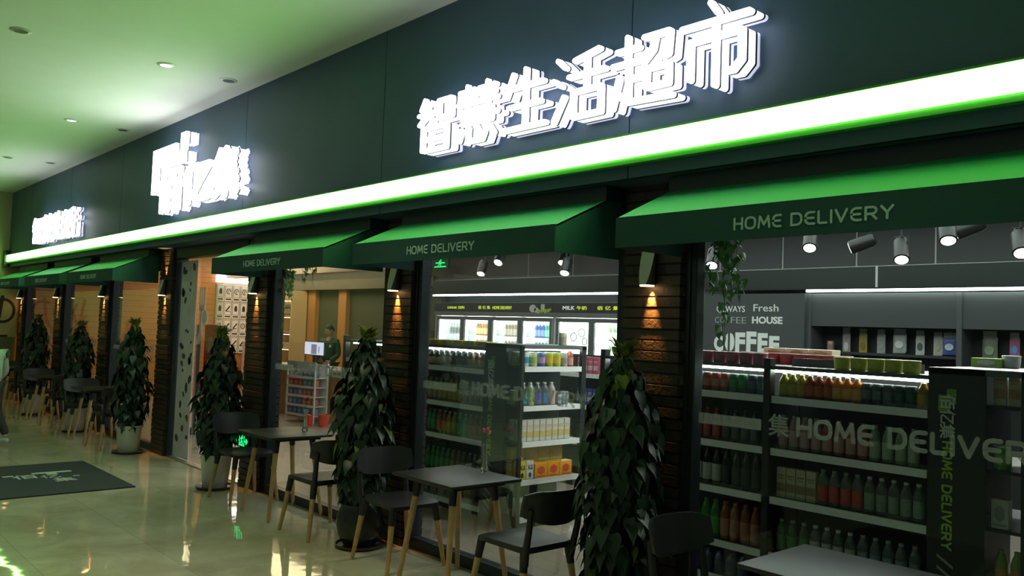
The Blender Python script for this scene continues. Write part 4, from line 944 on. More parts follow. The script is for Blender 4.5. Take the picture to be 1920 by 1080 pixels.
# ------------------------------------------------------------------ back wall: cove light, coolers
t = empty('cove_light', (-5, 4.97, 2.28), label='long thin white cove light under the dark bulkhead on the back wall', cat='light strip')
part(t, 'led_bar', MB().box(-11.95, -6.30, 4.955, 4.985, 2.255, 2.282).box(-4.86, XR-.1, 4.955, 4.985, 2.255, 2.282), LED)
part(t, 'mounting_rail', MB().box(-11.97, XR-.1, 4.95, 5.0, 2.282, 2.30), DARKMETAL)
YELTXT = mat('yellow_lit_lettering', (.7,.75,.05), .5, emit=(.75,.85,.05), estr=.9)
WHTXT = mat('white_lit_lettering', (.75,.77,.7), .5, emit=(.8,.9,.7), estr=.8)
HEADER = mat('dark_plum_header', (.045,.038,.050), .35)
LINER = mat('white_cooler_liner', (.80,.82,.82), .5)
def cooler(x0, x1, doors, label, words, fruit):
    t = empty('glass_door_cooler', ((x0+x1)/2, 5.0, 0), label=label, cat='drinks cooler')
    y0, y1, zt = 4.60, 5.28, 2.13
    y0 = 4.93-.0; y0 = 4.93
    b = MB().box(x0, x1, 5.26, 5.28, 0, zt).box(x0, x1, y0, 5.26, 0, .35).box(x0, x1, y0, 5.26, 1.99, 2.0)
    for a in (x0, x1-.03): b.box(a, a+.03, y0, 5.26, 0, zt)
    part(t, 'cabinet', b, LINER)
    hd = part(t, 'header_panel', MB().rbox(x0, x1, y0-.04, y0+.05, 1.985, zt, .006), HEADER)
    part(t, 'header_trim', MB().box(x0, x1, y0-.045, y0+.06, zt-.002, zt+.012).box(x0, x1, y0-.038, y0+.05, 1.915, 1.985), mat('satin_aluminium', (.30,.31,.32), .35, metal=.6))
    d = MB(); f = MB(); Y = y0-.044
    for txt, x, w, m in words:
        put_text(d if m == 0 else f, txt, (x+w/2, Y, 2.03), .055 if len(txt) < 6 else .05, w, .003, 0, 0)
    part(t, 'header_lettering', d, YELTXT, parent=hd)
    if f.v: part(t, 'header_lettering', f, WHTXT, parent=hd)
    if fruit:
        g = MB()
        for cx, cz, r in ((-9.30,2.045,.075),(-9.22,2.02,.05)): g.prism(arc(cx,cz,r,r*.8,0,345,14), Y, Y+.004)
        g.box(-9.12,-9.04,Y,Y+.004,2.0,2.11); part(t, 'fruit_picture', g, mat('white_print', (.6,.62,.6), .5), parent=hd)
        g = MB()
        for cx, cz, r in ((-9.17,2.0,.035),(-9.10,2.01,.03),(-9.02,2.005,.035),(-8.96,2.015,.03),(-8.92,2.03,.02)): g.prism(arc(cx,cz,r,r,0,340,12), Y-.002, Y+.003)
        part(t, 'fruit_picture', g, mat('lime_fruit_print', (.40,.55,.06), .5), parent=hd)
    for a, c in doors:
        dr = part(t, 'door', MB().rbox(a, a+.055, y0-.035, y0, .36, 1.91, .005).rbox(c-.055, c, y0-.035, y0, .36, 1.91, .005).rbox(a+.055, c-.055, y0-.035, y0, .36, .42, .005).rbox(a+.055, c-.055, y0-.035, y0, 1.85, 1.91, .005), mat('grey_door_frame', (.22,.23,.24), .35, metal=.5))
        part(t, 'door_pane', MB().box(a+.055, c-.055, y0-.02, y0-.012, .42, 1.85), COOLER_GLASS, parent=dr)
        part(t, 'door_handle', MB().rbox(a+.065, a+.085, y0-.07, y0-.05, .9, 1.4, .004).box(a+.068, a+.082, y0-.052, y0-.034, .92, .94).box(a+.068, a+.082, y0-.052, y0-.034, 1.36, 1.38), DARKMETAL, parent=dr)
        part(t, 'cooler_tube', MB().box(a+.02, a+.045, y0+.03, y0+.05, .45, 1.88).box(a+.06, c-.06, y0+.03, y0+.05, 1.90, 1.915), LED)
        for z in (1.02, 1.33, 1.60): part(t, 'wire_shelf', MB().box(a+.02, c-.02, y0+.08, 5.24, z-.012, z), mat('white_wire_shelf', (.7,.72,.72), .4))
    light('cooler_light', 'AREA', ((x0+x1)/2, y0+.06, 1.2), 70, (.95,1,.98), (radians(90),0,0), x1-x0-.2, 1.5)
    return t
cooler(-11.80, -8.865, [(-11.74,-11.02),(-11.02,-10.30),(-10.30,-9.59),(-9.59,-8.88)], 'tall four-door cooler with a lit DRINK header on the back wall',
       [('DRINK 饮料', -11.42,.46,0),('佰 亿 集', -10.60,.30,0),('HOME DELIVERY', -10.24,.46,0)], True)
cooler(-8.860, -6.72, [(-8.80,-8.09),(-8.09,-7.40),(-7.40,-6.76)], 'tall cooler with a lit MILK header on the back wall',
       [('MILK', -8.66,.24,1),('牛奶', -8.38,.20,0),('佰 亿 集', -7.98,.40,0),('HOME DELIVERY', -7.5,.5,1)], False)
G7 = 'drinks behind the cooler doors'
for (a, c), items in {(-11.74,-11.02):[((.50,.50,.50),(.15,.15,.15),'grey bottle')], (-11.02,-10.30):[((.42,.20,.05),(.55,.40,.2),'brown bottle')], (-10.30,-9.59):[((.28,.18,.12),(.36,.3,.26),'dark brown bottle')],
                      (-9.59,-8.88):[((.04,.08,.35),(.2,.25,.5),'blue bottle'),((.02,.35,.20),(.2,.5,.36),'green bottle')], (-8.09,-7.40):[((.14,.22,.10),(.5,.5,.45),'green milk bottle'),((.40,.08,.05),(.6,.5,.45),'red milk bottle')]}.items():
    which = {-11.74:'first cooler door', -11.02:'second cooler door', -10.30:'third cooler door', -9.59:'fourth cooler door', -8.09:'second milk cooler door'}[a]
    n = 6 if len(items) == 1 else 3
    for sh, z in (('upper shelf',1.601),('lower shelf',1.331)):
        x = a+.19
        for ca, cb, nm in items:
            x = run('bottle', (ca,cb,(.6,.6,.6)), n, (x, 5.08, z), (.074,0,0), 0, 'cooler_bottle', 'bottle', nm, which+' '+sh, G7).x
# round white pictures on the first milk cooler door
d = MB()
for cx, cz, r in ((-8.42,1.64,.06),(-8.26,1.70,.06),(-8.20,1.58,.05)): d.stroke(arc(cx,cz,r,r,0,360,14), .012, 4.884, 4.888)
tag(d.build('door_sticker', mat('grey_sticker', (.35,.36,.36), .5)), 'grey ring sticker on the first milk cooler door', 'sticker')

# chalk mural panel and hanging-goods niches
struct(MB().box(-6.34, -4.86, 4.93, 5.29, 0, 2.24).build('trim_3', mat('chalkboard_panel', (.068,.075,.078), .55, noise=.12, nscale=4)))
CHALK = mat('white_chalk', (.88,.90,.88), .8)
t = empty('chalk_mural', (-5.6,4.925,1.8), label='white chalk lettering ALWAYS Fresh COFFEE HOUSE on the grey panel', cat='mural')
Y = 4.926
d = MB(); put_text(d, 'OLWAYS', (-5.83,Y,2.02), .075, .40, .003, 0, .005); put_text(d, 'Fresh', (-5.35,Y,2.03), .085, .33, .003, 0, .005); part(t, 'top_line', d, CHALK)
d = MB(); 
for k, c in enumerate('COFFEE'): put_text(d, c, (-6.02+k*.076,Y,1.885), .075, .062, .003, 0, -.005)
part(t, 'middle_line', d, mat('thin_chalk', (.42,.44,.43), .8))
d = MB(); put_text(d, 'HOUSE', (-5.33,Y,1.885), .085, .40, .003, 0, .035); part(t, 'middle_line', d, CHALK)
d = MB(); 
for k, (c, dz, hh) in enumerate((('C',.0,.19),('F',.0,.235),('F',.0,.25),('E',.0,.235),('E',.0,.205))):
    put_text(d, c, (-5.99+(k+(k > 0))*.152,Y,1.54+dz), hh, .135, .003, 0, .05)
b = [(-5.84+.062*cos(a)*(1 if s else 1), 1.655+.11*sin(a)) for s in (1,) for a in [2*pi*j/20 for j in range(20)]]
d.prism([(x,z) for x, z in b if x <= -5.842], Y, Y+.003); d.prism([(x+.012,z) for x, z in b if x >= -5.845], Y, Y+.003)
part(t, 'big_line', d, CHALK)
NICHEBACK = mat('black_pegboard', (.016,.018,.018), .55)
t = empty('hanging_goods_unit', (-2.0,5.2,0), label='dark wall unit with hanging goods on pegs, right of the chalk mural', cat='wall unit')
part(t, 'back_board', MB().box(-4.86, 1.6, 5.27, 5.295, 0, 2.24), NICHEBACK)
part(t, 'top_panel', MB().box(-4.86, 1.6, 5.00, 5.03, 1.875, 2.24), mat('grey_unit_panel', (.060,.067,.070), .5))
for x in (-4.86, -3.26, -1.66, -.06): part(t, 'divider', MB().box(x, x+.05, 4.985, 5.27, 0, 2.24), BACKW)
light('end_bay_spot', 'SPOT', (-3.3, 1.9, 2.85), 120, (1,.97,.92), Vector((-2.0,-.45,-1.95)).to_track_quat('-Z','Y').to_euler(), .04, cone=46, blend=.6)
b = MB()
for x, z, w, a, pb, nm, kind in ((-4.49,1.80,.15,(.40,.34,.32),(.55,.50,.5),'brown and white striped card pack','hang_card'),(-4.30,1.80,.12,(.45,.32,.05),(.2,.14,.05),'narrow amber pack','hang_card'),(-4.10,1.80,.15,(.40,.42,.40),(.3,.32,.3),'clear utensil pack','hang_card'),
        (-3.90,1.81,.17,(.50,.52,.50),(.62,.64,.62),'pale grey pouch','pouch'),(-3.69,1.80,.13,(.62,.62,.60),(.1,.1,.1),'white card pack with black figure','hang_card'),(-3.51,1.79,.15,(.56,.52,.46),(.4,.36,.3),'cream card pack','hang_card'),(-3.395,1.79,.17,(.10,.14,.46),(.62,.64,.7),'blue and white pouch','pouch'),
        (-3.02,1.80,.17,(.22,.26,.17),(.28,.33,.24),'dull green pouch','pouch'),(-2.80,1.80,.13,(.5,.15,.3),(.1,.3,.6),'pink and blue striped pack','hang_card'),(-2.55,1.80,.17,(.4,.4,.38),(.3,.3,.3),'grey pouch at the far right','pouch')):
    ho = put(kind, (tuple(v*.8 for v in a),pb,(.36,.37,.35)), (x,5.19,z), 0, 'hanging_pack', nm+' hanging on the dark pegboard', 'pack', 'packs hanging on the pegboard'); ho.scale = (.72 if kind == 'hang_card' else .85, 1, random.uniform(.78,1.12))
    b.tube([(x,5.27,z+.052),(x,5.18,z+.052)], .004, 6)
part(t, 'peg', b, STEEL)
put('jar', ((.45,.26,.20),(.3,.2,.16),(.35,.16,.12)), (-4.66,5.16,1.60), 0, 'paper_cup', 'pinkish cup on the wall unit shelf, left of the hanging packs', 'cup', None)
part(t, 'unit_shelf', MB().box(-4.80, -3.27, 5.05, 5.27, 1.57, 1.597).box(-3.20,-1.67,5.05,5.27,1.30,1.325), DARKSHELF)

# ------------------------------------------------------------------ track spotlights
def make_spot():
    t = empty('track_spotlight')
    b = MB().lathe([(.042,-.10),(.050,-.095),(.050,.05),(.040,.075),(.02,.08)], n=18).build('lamp_head', BLACK, t, smooth=40)
    MB().lathe([(.040,-.101),(.040,-.099)], n=18).build('lens', SPOTLENS, b)
    y = MB(); y.tube([(-.056,0,0),(-.056,0,.10),(.056,0,.10),(.056,0,0)], .006, 6); y.tube([(0,0,.10),(0,0,.20)], .008, 8)
    y.box(-.07,.07,-.018,.018,.19,.21); y.build('bracket', BLACK, t)
    return t
sp0 = None
TR = [(-3.3,3.0),(-3.3,4.2),(-8.2,4.0)]
spots = [((1520,446),3.2,.5),((1690,466),3.3,.35),((1776,428),3.0,.2),((1914,452),3.1,.6),((1338,480),3.2,.5),((905,500),3.8,.1),((940,480),3.3,.9),((1062,497),3.6,.25),((1058,480),4.3,.5),((1620,455),3.7,-.3),((1823,425),3.6,-.2)]
WHERE = ['left part of the coffee-mural window','middle of the coffee-mural window','middle right of the coffee-mural window, high up','far right photo edge','beside the ivy in the coffee-mural window','left part of the cooler window','left part of the cooler window, tilted','right part of the cooler window','right part of the cooler window, farther back','middle of the coffee-mural window, turned away','right of the coffee-mural window, turned away']
for i, ((px,py), Y, tilt) in enumerate(spots):
    p = at(px, py, Y); new = sp0 is None; sp0 = sp0 or make_spot(); o = sp0 if new else dup(sp0, (0,0,0))
    z = p.z+.0; o.location = (p.x, p.y, z)
    for ch_ in o.children:
        if ch_.name.startswith('lamp_head'): ch_.rotation_euler = Vector((.25,-.42-.3*tilt,-.80)).to_track_quat('-Z','Y').to_euler() if i < 9 else (tilt, 1.2, 0); ch_.scale = (1.3,1.3,1.3)
        if ch_.name.startswith('bracket'): ch_.scale = (1,1,1)
    tag(o, 'black track spotlight, '+WHERE[i], 'spotlight', 'track spotlights in the shop')
    st = MB(); st.tube([(0,0,.20),(0,0,3.2-z)], .008, 8); st.build('stem', BLACK, o)
    if i < 9: light('spot_beam', 'SPOT', (p.x, p.y, z-.16), 70, (1,.95,.86), Vector((.15,-.70,-.70)).to_track_quat('-Z','Y').to_euler(), .04, cone=80, blend=.7)

# ------------------------------------------------------------------ cashier side
WOODC = plank_mat('counter_wood', (.36,.19,.08), (.44,.25,.11), (.30,.15,.06), .6, axis=0)
WOODP = mat('orange_wood_post', (.50,.24,.08), .45, noise=.12, nscale=3)
struct(MB().box(-18.6, -12.02, 5.20, 5.298, 0, 3.2).build('trim_4', mat('olive_back_panel', (.075,.085,.060), .6, noise=.08, nscale=2)))
for i, (a, c) in enumerate(((-16.72,-16.40),(-15.42,-15.12))):
    struct(MB().box(a, c, 5.10, 5.199, 0, 2.42).build('trim_%d' % (5+i), WOODP))
struct(MB().box(-18.6, -12.02, 5.0, 5.2, 2.42, 2.62).build('trim_7', mat('taupe_beam', (.13,.12,.085), .6)))
struct(MB().box(-18.6, -12.02, 4.0, 4.25, 2.66, 2.80).build('trim_8', mat('pale_pink_bulkhead', (.62,.52,.46), .6)))
t = empty('cash_counter', (-13.2,3.75,0), label='wood-fronted cash counter with pale top, beside the cashier', cat='counter')
part(t, 'counter_front', MB().box(-15.2,-12.30,3.50,4.05,0,.88), WOODC)
part(t, 'countertop', MB().rbox(-15.25,-12.25,3.46,4.10,.88,.92,.005), mat('pale_stone_top', (.62,.58,.52), .3))
t = empty('sales_monitor', (-13.93,3.78,.92), rz=0, label='lit white touch screen on the cash counter in front of the cashier', cat='monitor')
MBm = MB().rbox(-.37,.37,-.012,.012,.19,.45,.006); MBm.build('screen_body', BLACK, t)
s = MB().box(-.35,.35,-.016,-.0125,.205,.435); s.build('screen', mat('lit_screen', (.7,.7,.8), .3, emit=(.62,.62,.85), estr=1.15), t)
s = MB().box(-.10,.10,-.018,-.0165,.215,.395).box(.17,.20,-.018,-.0165,.24,.36); s.build('screen_picture', mat('screen_picture', (.2,.2,.3), .4, emit=(.25,.25,.38), estr=.8), t)
s = MB().box(-.05,.05,-.01,.04,.02,.22).rbox(-.13,.13,-.08,.10,0,.02,.005); s.build('stand', BLACK, t)
# snack rack
t = empty('snack_rack', (-13.18,3.25,0), rz=radians(8), label='white wire snack rack full of small packs before the counter', cat='display rack')
fr = MB()
for x in (-.40,.38): fr.rbox(x,x+.022,-.14,-.11,0,1.02,.004); fr.rbox(x,x+.022,.12,.15,0,1.02,.004)
fr.box(-.39,.39,.12,.13,.05,1.0); fr.build('rack_frame', WHITE, t)
h = MB().rbox(-.40,.40,-.14,-.128,.90,1.04,.004).build('rack_header', mat('pale_rack_header', (.50,.52,.50), .5), t)
d = MB(); stroke_text(d, 'HOME', -.2, .2, .935, .07, -.143,-.1405, .2); d.build('header_lettering', mat('grey_rack_letters', (.25,.26,.26), .5), h)
for k, z in enumerate((.13,.29,.45,.61,.77)):
    s = MB().box(-.38,.38,-.13,.12,z-.012,z).box(-.38,.38,-.142,-.13,z-.02,z+.02); s.build('rack_shelf', WHITE, t)
rc = [[(.10,.14,.40),(.16,.22,.50),(.10,.16,.42),(.20,.24,.45)],[(.16,.30,.55),(.12,.18,.45),(.55,.08,.14),(.50,.10,.20)],[(.15,.25,.50),(.60,.40,.40),(.60,.08,.16),(.45,.10,.20)],[(.55,.08,.06),(.60,.10,.08),(.10,.30,.55),(.60,.25,.10)],[(.55,.58,.6),(.30,.40,.6),(.10,.18,.45),(.12,.2,.5)]]
cn = {0:'bottom shelf',1:'second lowest shelf',2:'middle shelf',3:'second highest shelf',4:'top shelf'}
for k, z in enumerate((.13,.29,.45,.61,.77)):
    for j in range(6):
        c = rc[k][min(3,j*4//6)]; L = Vector((-13.18,3.25,0))+Matrix.Rotation(radians(8),4,'Z') @ Vector((-.32+.128*j,-.06,z+.001))
        nm = 'blue' if c[2] > max(c[0],c[1])+.05 else ('red' if c[0] > c[2]+.1 else 'pale')
        o = put('box', (c, (min(1,c[0]+.3),min(1,c[1]+.25),min(1,c[2]+.2)), None), L, radians(8), 'snack_pack', '%s %s snack pack from the left on the rack, %s' % (ORD[j], nm, cn[k]), 'pack', 'packs on the snack rack'); o.scale = (1.3,1,.78)
# two red buckets
for i, (q, nm) in enumerate((((579,800),'left red plastic bucket on the shop floor, behind the red carnation'),((606,800),'right red plastic bucket on the shop floor, behind the red carnation'))):
    d_ = _f + (q[0]-960)/F_PX*_r - (q[1]-540)/F_PX*_u; p = CAM + d_*((0-CAM.z)/d_.z)
    t = empty('bucket', (p.x, p.y, 0), label=nm, cat='bucket', group='red buckets'); w = .065 if i == 0 else .10
    MB().lathe([(w*.72,0),(w*.74,.01),(w,.19),(w*1.06,.20),(w*.96,.20),(w*.70,.02)], n=20).build('bucket_body', mat('red_plastic', (.72,.03,.02), .35), t, smooth=40)
    tb = MB(); tb.tube([(w,0,.19)]+[(w*cos(a),-.08*sin(a)-.0,.19+.02*sin(a)) for a in [pi*j/8 for j in range(1,8)]]+[(-w,0,.19)], .004, 6); tb.build('handle', STEEL, t)
# lit shelf tower and menu wall
t = empty('lit_shelf_tower', (-16.9,4.85,0), label='warm lit wooden shelf tower left of the cashier', cat='shelving unit')
part(t, 'tower_side', MB().box(-17.38,-16.74,5.06,5.09,0,2.40).box(-16.78,-16.74,4.72,5.06,0,2.40).box(-17.38,-17.34,4.72,5.06,0,2.40), mat('cream_birch', (.62,.48,.28), .5))
for k, z in enumerate((.45,.80,1.13,1.50,1.86)):
    part(t, 'tower_shelf', MB().box(-17.34,-16.78,4.72,5.06,z-.02,z), mat('cream_birch', (0,0,0)))
    if k: part(t, 'shelf_light', MB().box(-17.3,-16.82,4.74,4.76,z+.30,z+.312), mat('warm_shelf_led', (1,.9,.7), .4, emit=(1,.80,.5), estr=5))
for k in range(6): put('tall_bottle', ((.10,.09,.08),(.35,.25,.2),(.3,.3,.28)), (-17.26+.085*k,4.86,1.861), 0, 'wine_bottle', ORD[k]+' dark bottle from the left, top shelf of the lit tower', 'bottle', 'bottles in the lit tower')
for k in range(3): put('wide_box', ((.6,.5,.36),(.4,.3,.2)), (-17.24+.17*k,4.86,1.131), 0, 'gift_box', ORD[k]+' cream box from the left, lower shelf of the lit tower', 'box', 'boxes in the lit tower')
t = empty('menu_board', (XL,4.4,1.7), label='wall of framed black-and-white menu cards under a bright light box', cat='menu board')
part(t, 'backing', MB().box(XL+.001,XL+.03,3.85,5.0,.95,2.53), mat('menu_backing', (.30,.28,.25), .5))
for r_ in range(4):
    for c_ in range(6):
        y0 = 3.86+c_*.189; z1 = 2.51-r_*.395
        if y0 > 4.95: continue
        cd_ = part(t, 'menu_card', MB().rbox(XL+.03,XL+.04,y0+.008,y0+.181,z1-.375,z1,.002), PAPER)
        g = MB(); X0, X1 = XL+.040, XL+.042
        def q(a,b_,c,d): g.box(X0,X1,a,b_,c,d)
        q(y0+.018,y0+.172,z1-.29,z1-.283); q(y0+.018,y0+.172,z1-.022,z1-.015); q(y0+.018,y0+.025,z1-.29,z1-.015); q(y0+.165,y0+.172,z1-.29,z1-.015)
        q(y0+.03,y0+.16,z1-.345,z1-.315)
        rr = random.Random(r_*9+c_); k = rr.randint(0,2); cy, cz = y0+.095, z1-.15
        Mx = Matrix.Translation((X0,cy,cz)) @ Matrix.Rotation(pi/2,4,'Z')
        if k == 0: g.stroke(arc(0,0,.045,.06,0,rr.choice((300,360)),10), .016, -.002, 0, 0, Mx); g.stroke([(.0,-.03),(.0,.03)], .012, -.002, 0, 0, Mx)
        elif k == 1: g.prism([(-.03,-.06),(.03,-.06),(.035,.02),(.015,.07),(-.015,.07),(-.035,.02)], -.002, 0, 0, Mx)
        else: g.stroke([(-.04,-.05),(.04,.05)], .03, -.002, 0, 0, Mx); g.stroke([(-.04,-.06),(.04,-.06)], .015, -.002, 0, 0, Mx)
        part(t, 'card_print', g, INKC, parent=cd_)
part(t, 'light_box', MB().rbox(XL+.01,XL+.10,3.84,5.0,2.56,2.80,.005), mat('menu_light_box', (.9,.9,.9), .4, emit=(1,1,.98), estr=4))
# cafe warm ceiling panel, red display, security gates
t = empty('ceiling_panel_light', (-15.5,2.6,3.15), label='warm yellow lit ceiling panel inside the entrance', cat='ceiling light')
part(t, 'panel_diffuser', MB().box(-18.2,-14.2,2.8,4.6,3.16,3.19), mat('warm_panel_light', (1,.9,.7), .5, emit=(1,.80,.46), estr=3.0))
for i, x in enumerate((-12.42,-11.62)):
    t = empty('security_gate', (x,1.02,0), label=('left' if i == 0 else 'right')+' black security gate post just inside the entrance', cat='security gate', group='security gates')
    MB().rbox(-.05,.05,-.20,.20,0,.10,.01).build('gate_base', BLACK, t); MB().rbox(-.02-.02*i,.02+.02*i,-.03-.02*i,.03+.02*i,.10,1.62,.01).build('gate_panel', mat('black_gate_panel', (.014,.016,.018), .35), t)
t = empty('poster_stand', (-15.6-.95,2.9,0), label='red and white poster stand deep inside the entrance', cat='poster stand')
part(t, 'stand_foot', MB().rbox(-16.8,-16.3,2.75,3.05,0,.04,.01).box(-16.58,-16.52,2.9,2.93,.04,.5), DARKMETAL)
part(t, 'poster', MB().rbox(-16.85,-16.25,2.89,2.915,.45,1.60,.005), mat('red_poster', (.80,.05,.03), .5, noise=.3, nscale=2))
part(t, 'poster_print', MB().prism(arc(-16.55,1.2,.17,.16,0,350,16), 2.884, 2.889).box(-16.8,-16.3,2.884,2.889,.6,.72), mat('poster_print', (.7,.62,.55), .5))
# red wall cabinet line and pale kiosk in the cafe
t = empty('vending_kiosk', (-17.6,4.2,0), label='pale lit kiosk below the menu cards', cat='kiosk')
part(t, 'kiosk_body', MB().rbox(-18.3,-17.8,4.35,4.95,0,1.25,.02), mat('pale_kiosk', (.55,.5,.52), .4))
part(t, 'kiosk_screen', MB().box(-17.80,-17.795,4.42,4.88,.75,1.18), mat('kiosk_screen', (.6,.55,.65), .4, emit=(.75,.65,.85), estr=.8))
# mural on the concourse end wall
t = empty('cup_mural', (XL,-.8,1.7), label='dark painted coffee cup mural with handle on the far concourse wall', cat='mural')
MU = Matrix.Translation((XL+.003, 0, 0)) @ Matrix.Rotation(pi/2, 4, 'Z')
d = MB(); d.stroke(arc(-.34,1.73,.19,.22,120,-110,14), .05, -.003, 0, 0, MU); d.stroke([(-1.1,2.0),(-1.02,1.5),(-.8,1.32),(-.55,1.32),(-.40,1.6),(-.36,2.0)], .06, -.003, 0, 0, MU)
for k in range(3): d.stroke([(-.95+k*.18,1.55),(-.9+k*.18,1.75),(-.95+k*.18,1.9)], .05, -.003, 0, 0, MU)
d.stroke([(-1.3,1.24),(-.25,1.24)], .04, -.003, 0, 0, MU)
part(t, 'cup_drawing', d, mat('dark_mural_paint', (.035,.030,.018), .7))

# ------------------------------------------------------------------ people
SKIN = mat('skin', (.50,.30,.21), .5)
HAIR = mat('black_hair', (.012,.010,.010), .5)
def skin_geo(nodes, edges, root=0, sub=2):
    """nodes: [(pos, (rx, ry))]; returns smooth tapered surface"""
    me = bpy.data.meshes.new('skel'); me.from_pydata([n[0] for n in nodes], edges, []); o = bpy.data.objects.new('skel', me); COL.objects.link(o)
    o.modifiers.new('s', 'SKIN'); sv = me.skin_vertices[0].data
    for i, n in enumerate(nodes):
        r = n[1] if isinstance(n[1], tuple) else (n[1], n[1]); sv[i].radius = r; sv[i].use_root = (i == root)
    m = o.modifiers.new('ss', 'SUBSURF'); m.levels = sub; m.render_levels = sub
    dg = bpy.context.evaluated_depsgraph_get(); em = bpy.data.meshes.new_from_object(o.evaluated_get(dg))
    vs = [v.co.copy() for v in em.vertices]; fs = [tuple(p.vertices) for p in em.polygons]
    bpy.data.objects.remove(o); bpy.data.meshes.remove(me); bpy.data.meshes.remove(em)
    return vs, fs
def head_geo(c, s, yaw, pitch):
    vs = []; fs = []; n, m = 24, 18
    for i in range(m+1):
        th = pi*i/m
        for k in range(n):
            a = 2*pi*k/n; x, y, z = sin(th)*cos(a), sin(th)*sin(a), cos(th)     # +x is the face
            jaw = 1 - .30*max(0, -z)**1.3
            X, Yy, Z = x*.098*(1-.06*max(0,-z)), y*.076*jaw, z*.118
            f = max(0, x)
            X += f**6*.006*max(0, 1-abs(z+.75)*3)                                # chin
            X += .024*math.exp(-((y/.16)**2))*math.exp(-(((z+.10)/.17)**2))*(f > .5)   # nose
            X -= .010*(math.exp(-(((abs(y)-.40)/.20)**2))*math.exp(-(((z-.06)/.12)**2)))*(f > .4)   # eye sockets
            X += .006*math.exp(-((y/.30)**2))*math.exp(-(((z+.45)/.08)**2))*(f > .5)   # lips
            vs.append((X, Yy, Z))
    for i in range(m):
        for k in range(n): fs.append((i*n+k, i*n+(k+1) % n, (i+1)*n+(k+1) % n, (i+1)*n+k))
    M = Matrix.Translation(c) @ Matrix.Rotation(yaw, 4, 'Z') @ Matrix.Rotation(pitch, 4, 'Y') @ Matrix.Scale(s, 4)
    return vs, fs, M
def hand_nodes(wr, d, side, pal):
    """palm, five fingers and a thumb as separate chains rooted in the palm"""
    d = d.normalized(); n = pal.normalized(); w = d.cross(n).normalized()*side; chains = []
    for k, (o, L) in enumerate(((-.030,.062),(-.010,.072),(.011,.068),(.031,.052))):
        b = wr + d*.075 + w*o; q = [b, b+d*L*.45+n*.006, b+d*L*.78+n*.020, b+d*L+n*.036]
        chains.append(([(wr+d*.03+w*o*.5,.013),(q[0],.0105),(q[1],.0095),(q[2],.0088),(q[3],.0078)], [(0,1),(1,2),(2,3),(3,4)]))
    b = wr + d*.025 - w*.030; chains.append(([(wr+d*.02,.014),(b,.0125),(b+d*.030-w*.020+n*.008,.0105),(b+d*.058-w*.022+n*.018,.009)], [(0,1),(1,2),(2,3)]))
    palm = ([(wr-d*.03,.022),(wr,.024),(wr+d*.04,(.040,.020)),(wr+d*.078,(.040,.017))], [(0,1),(1,2),(2,3)])
    return [palm]+chains
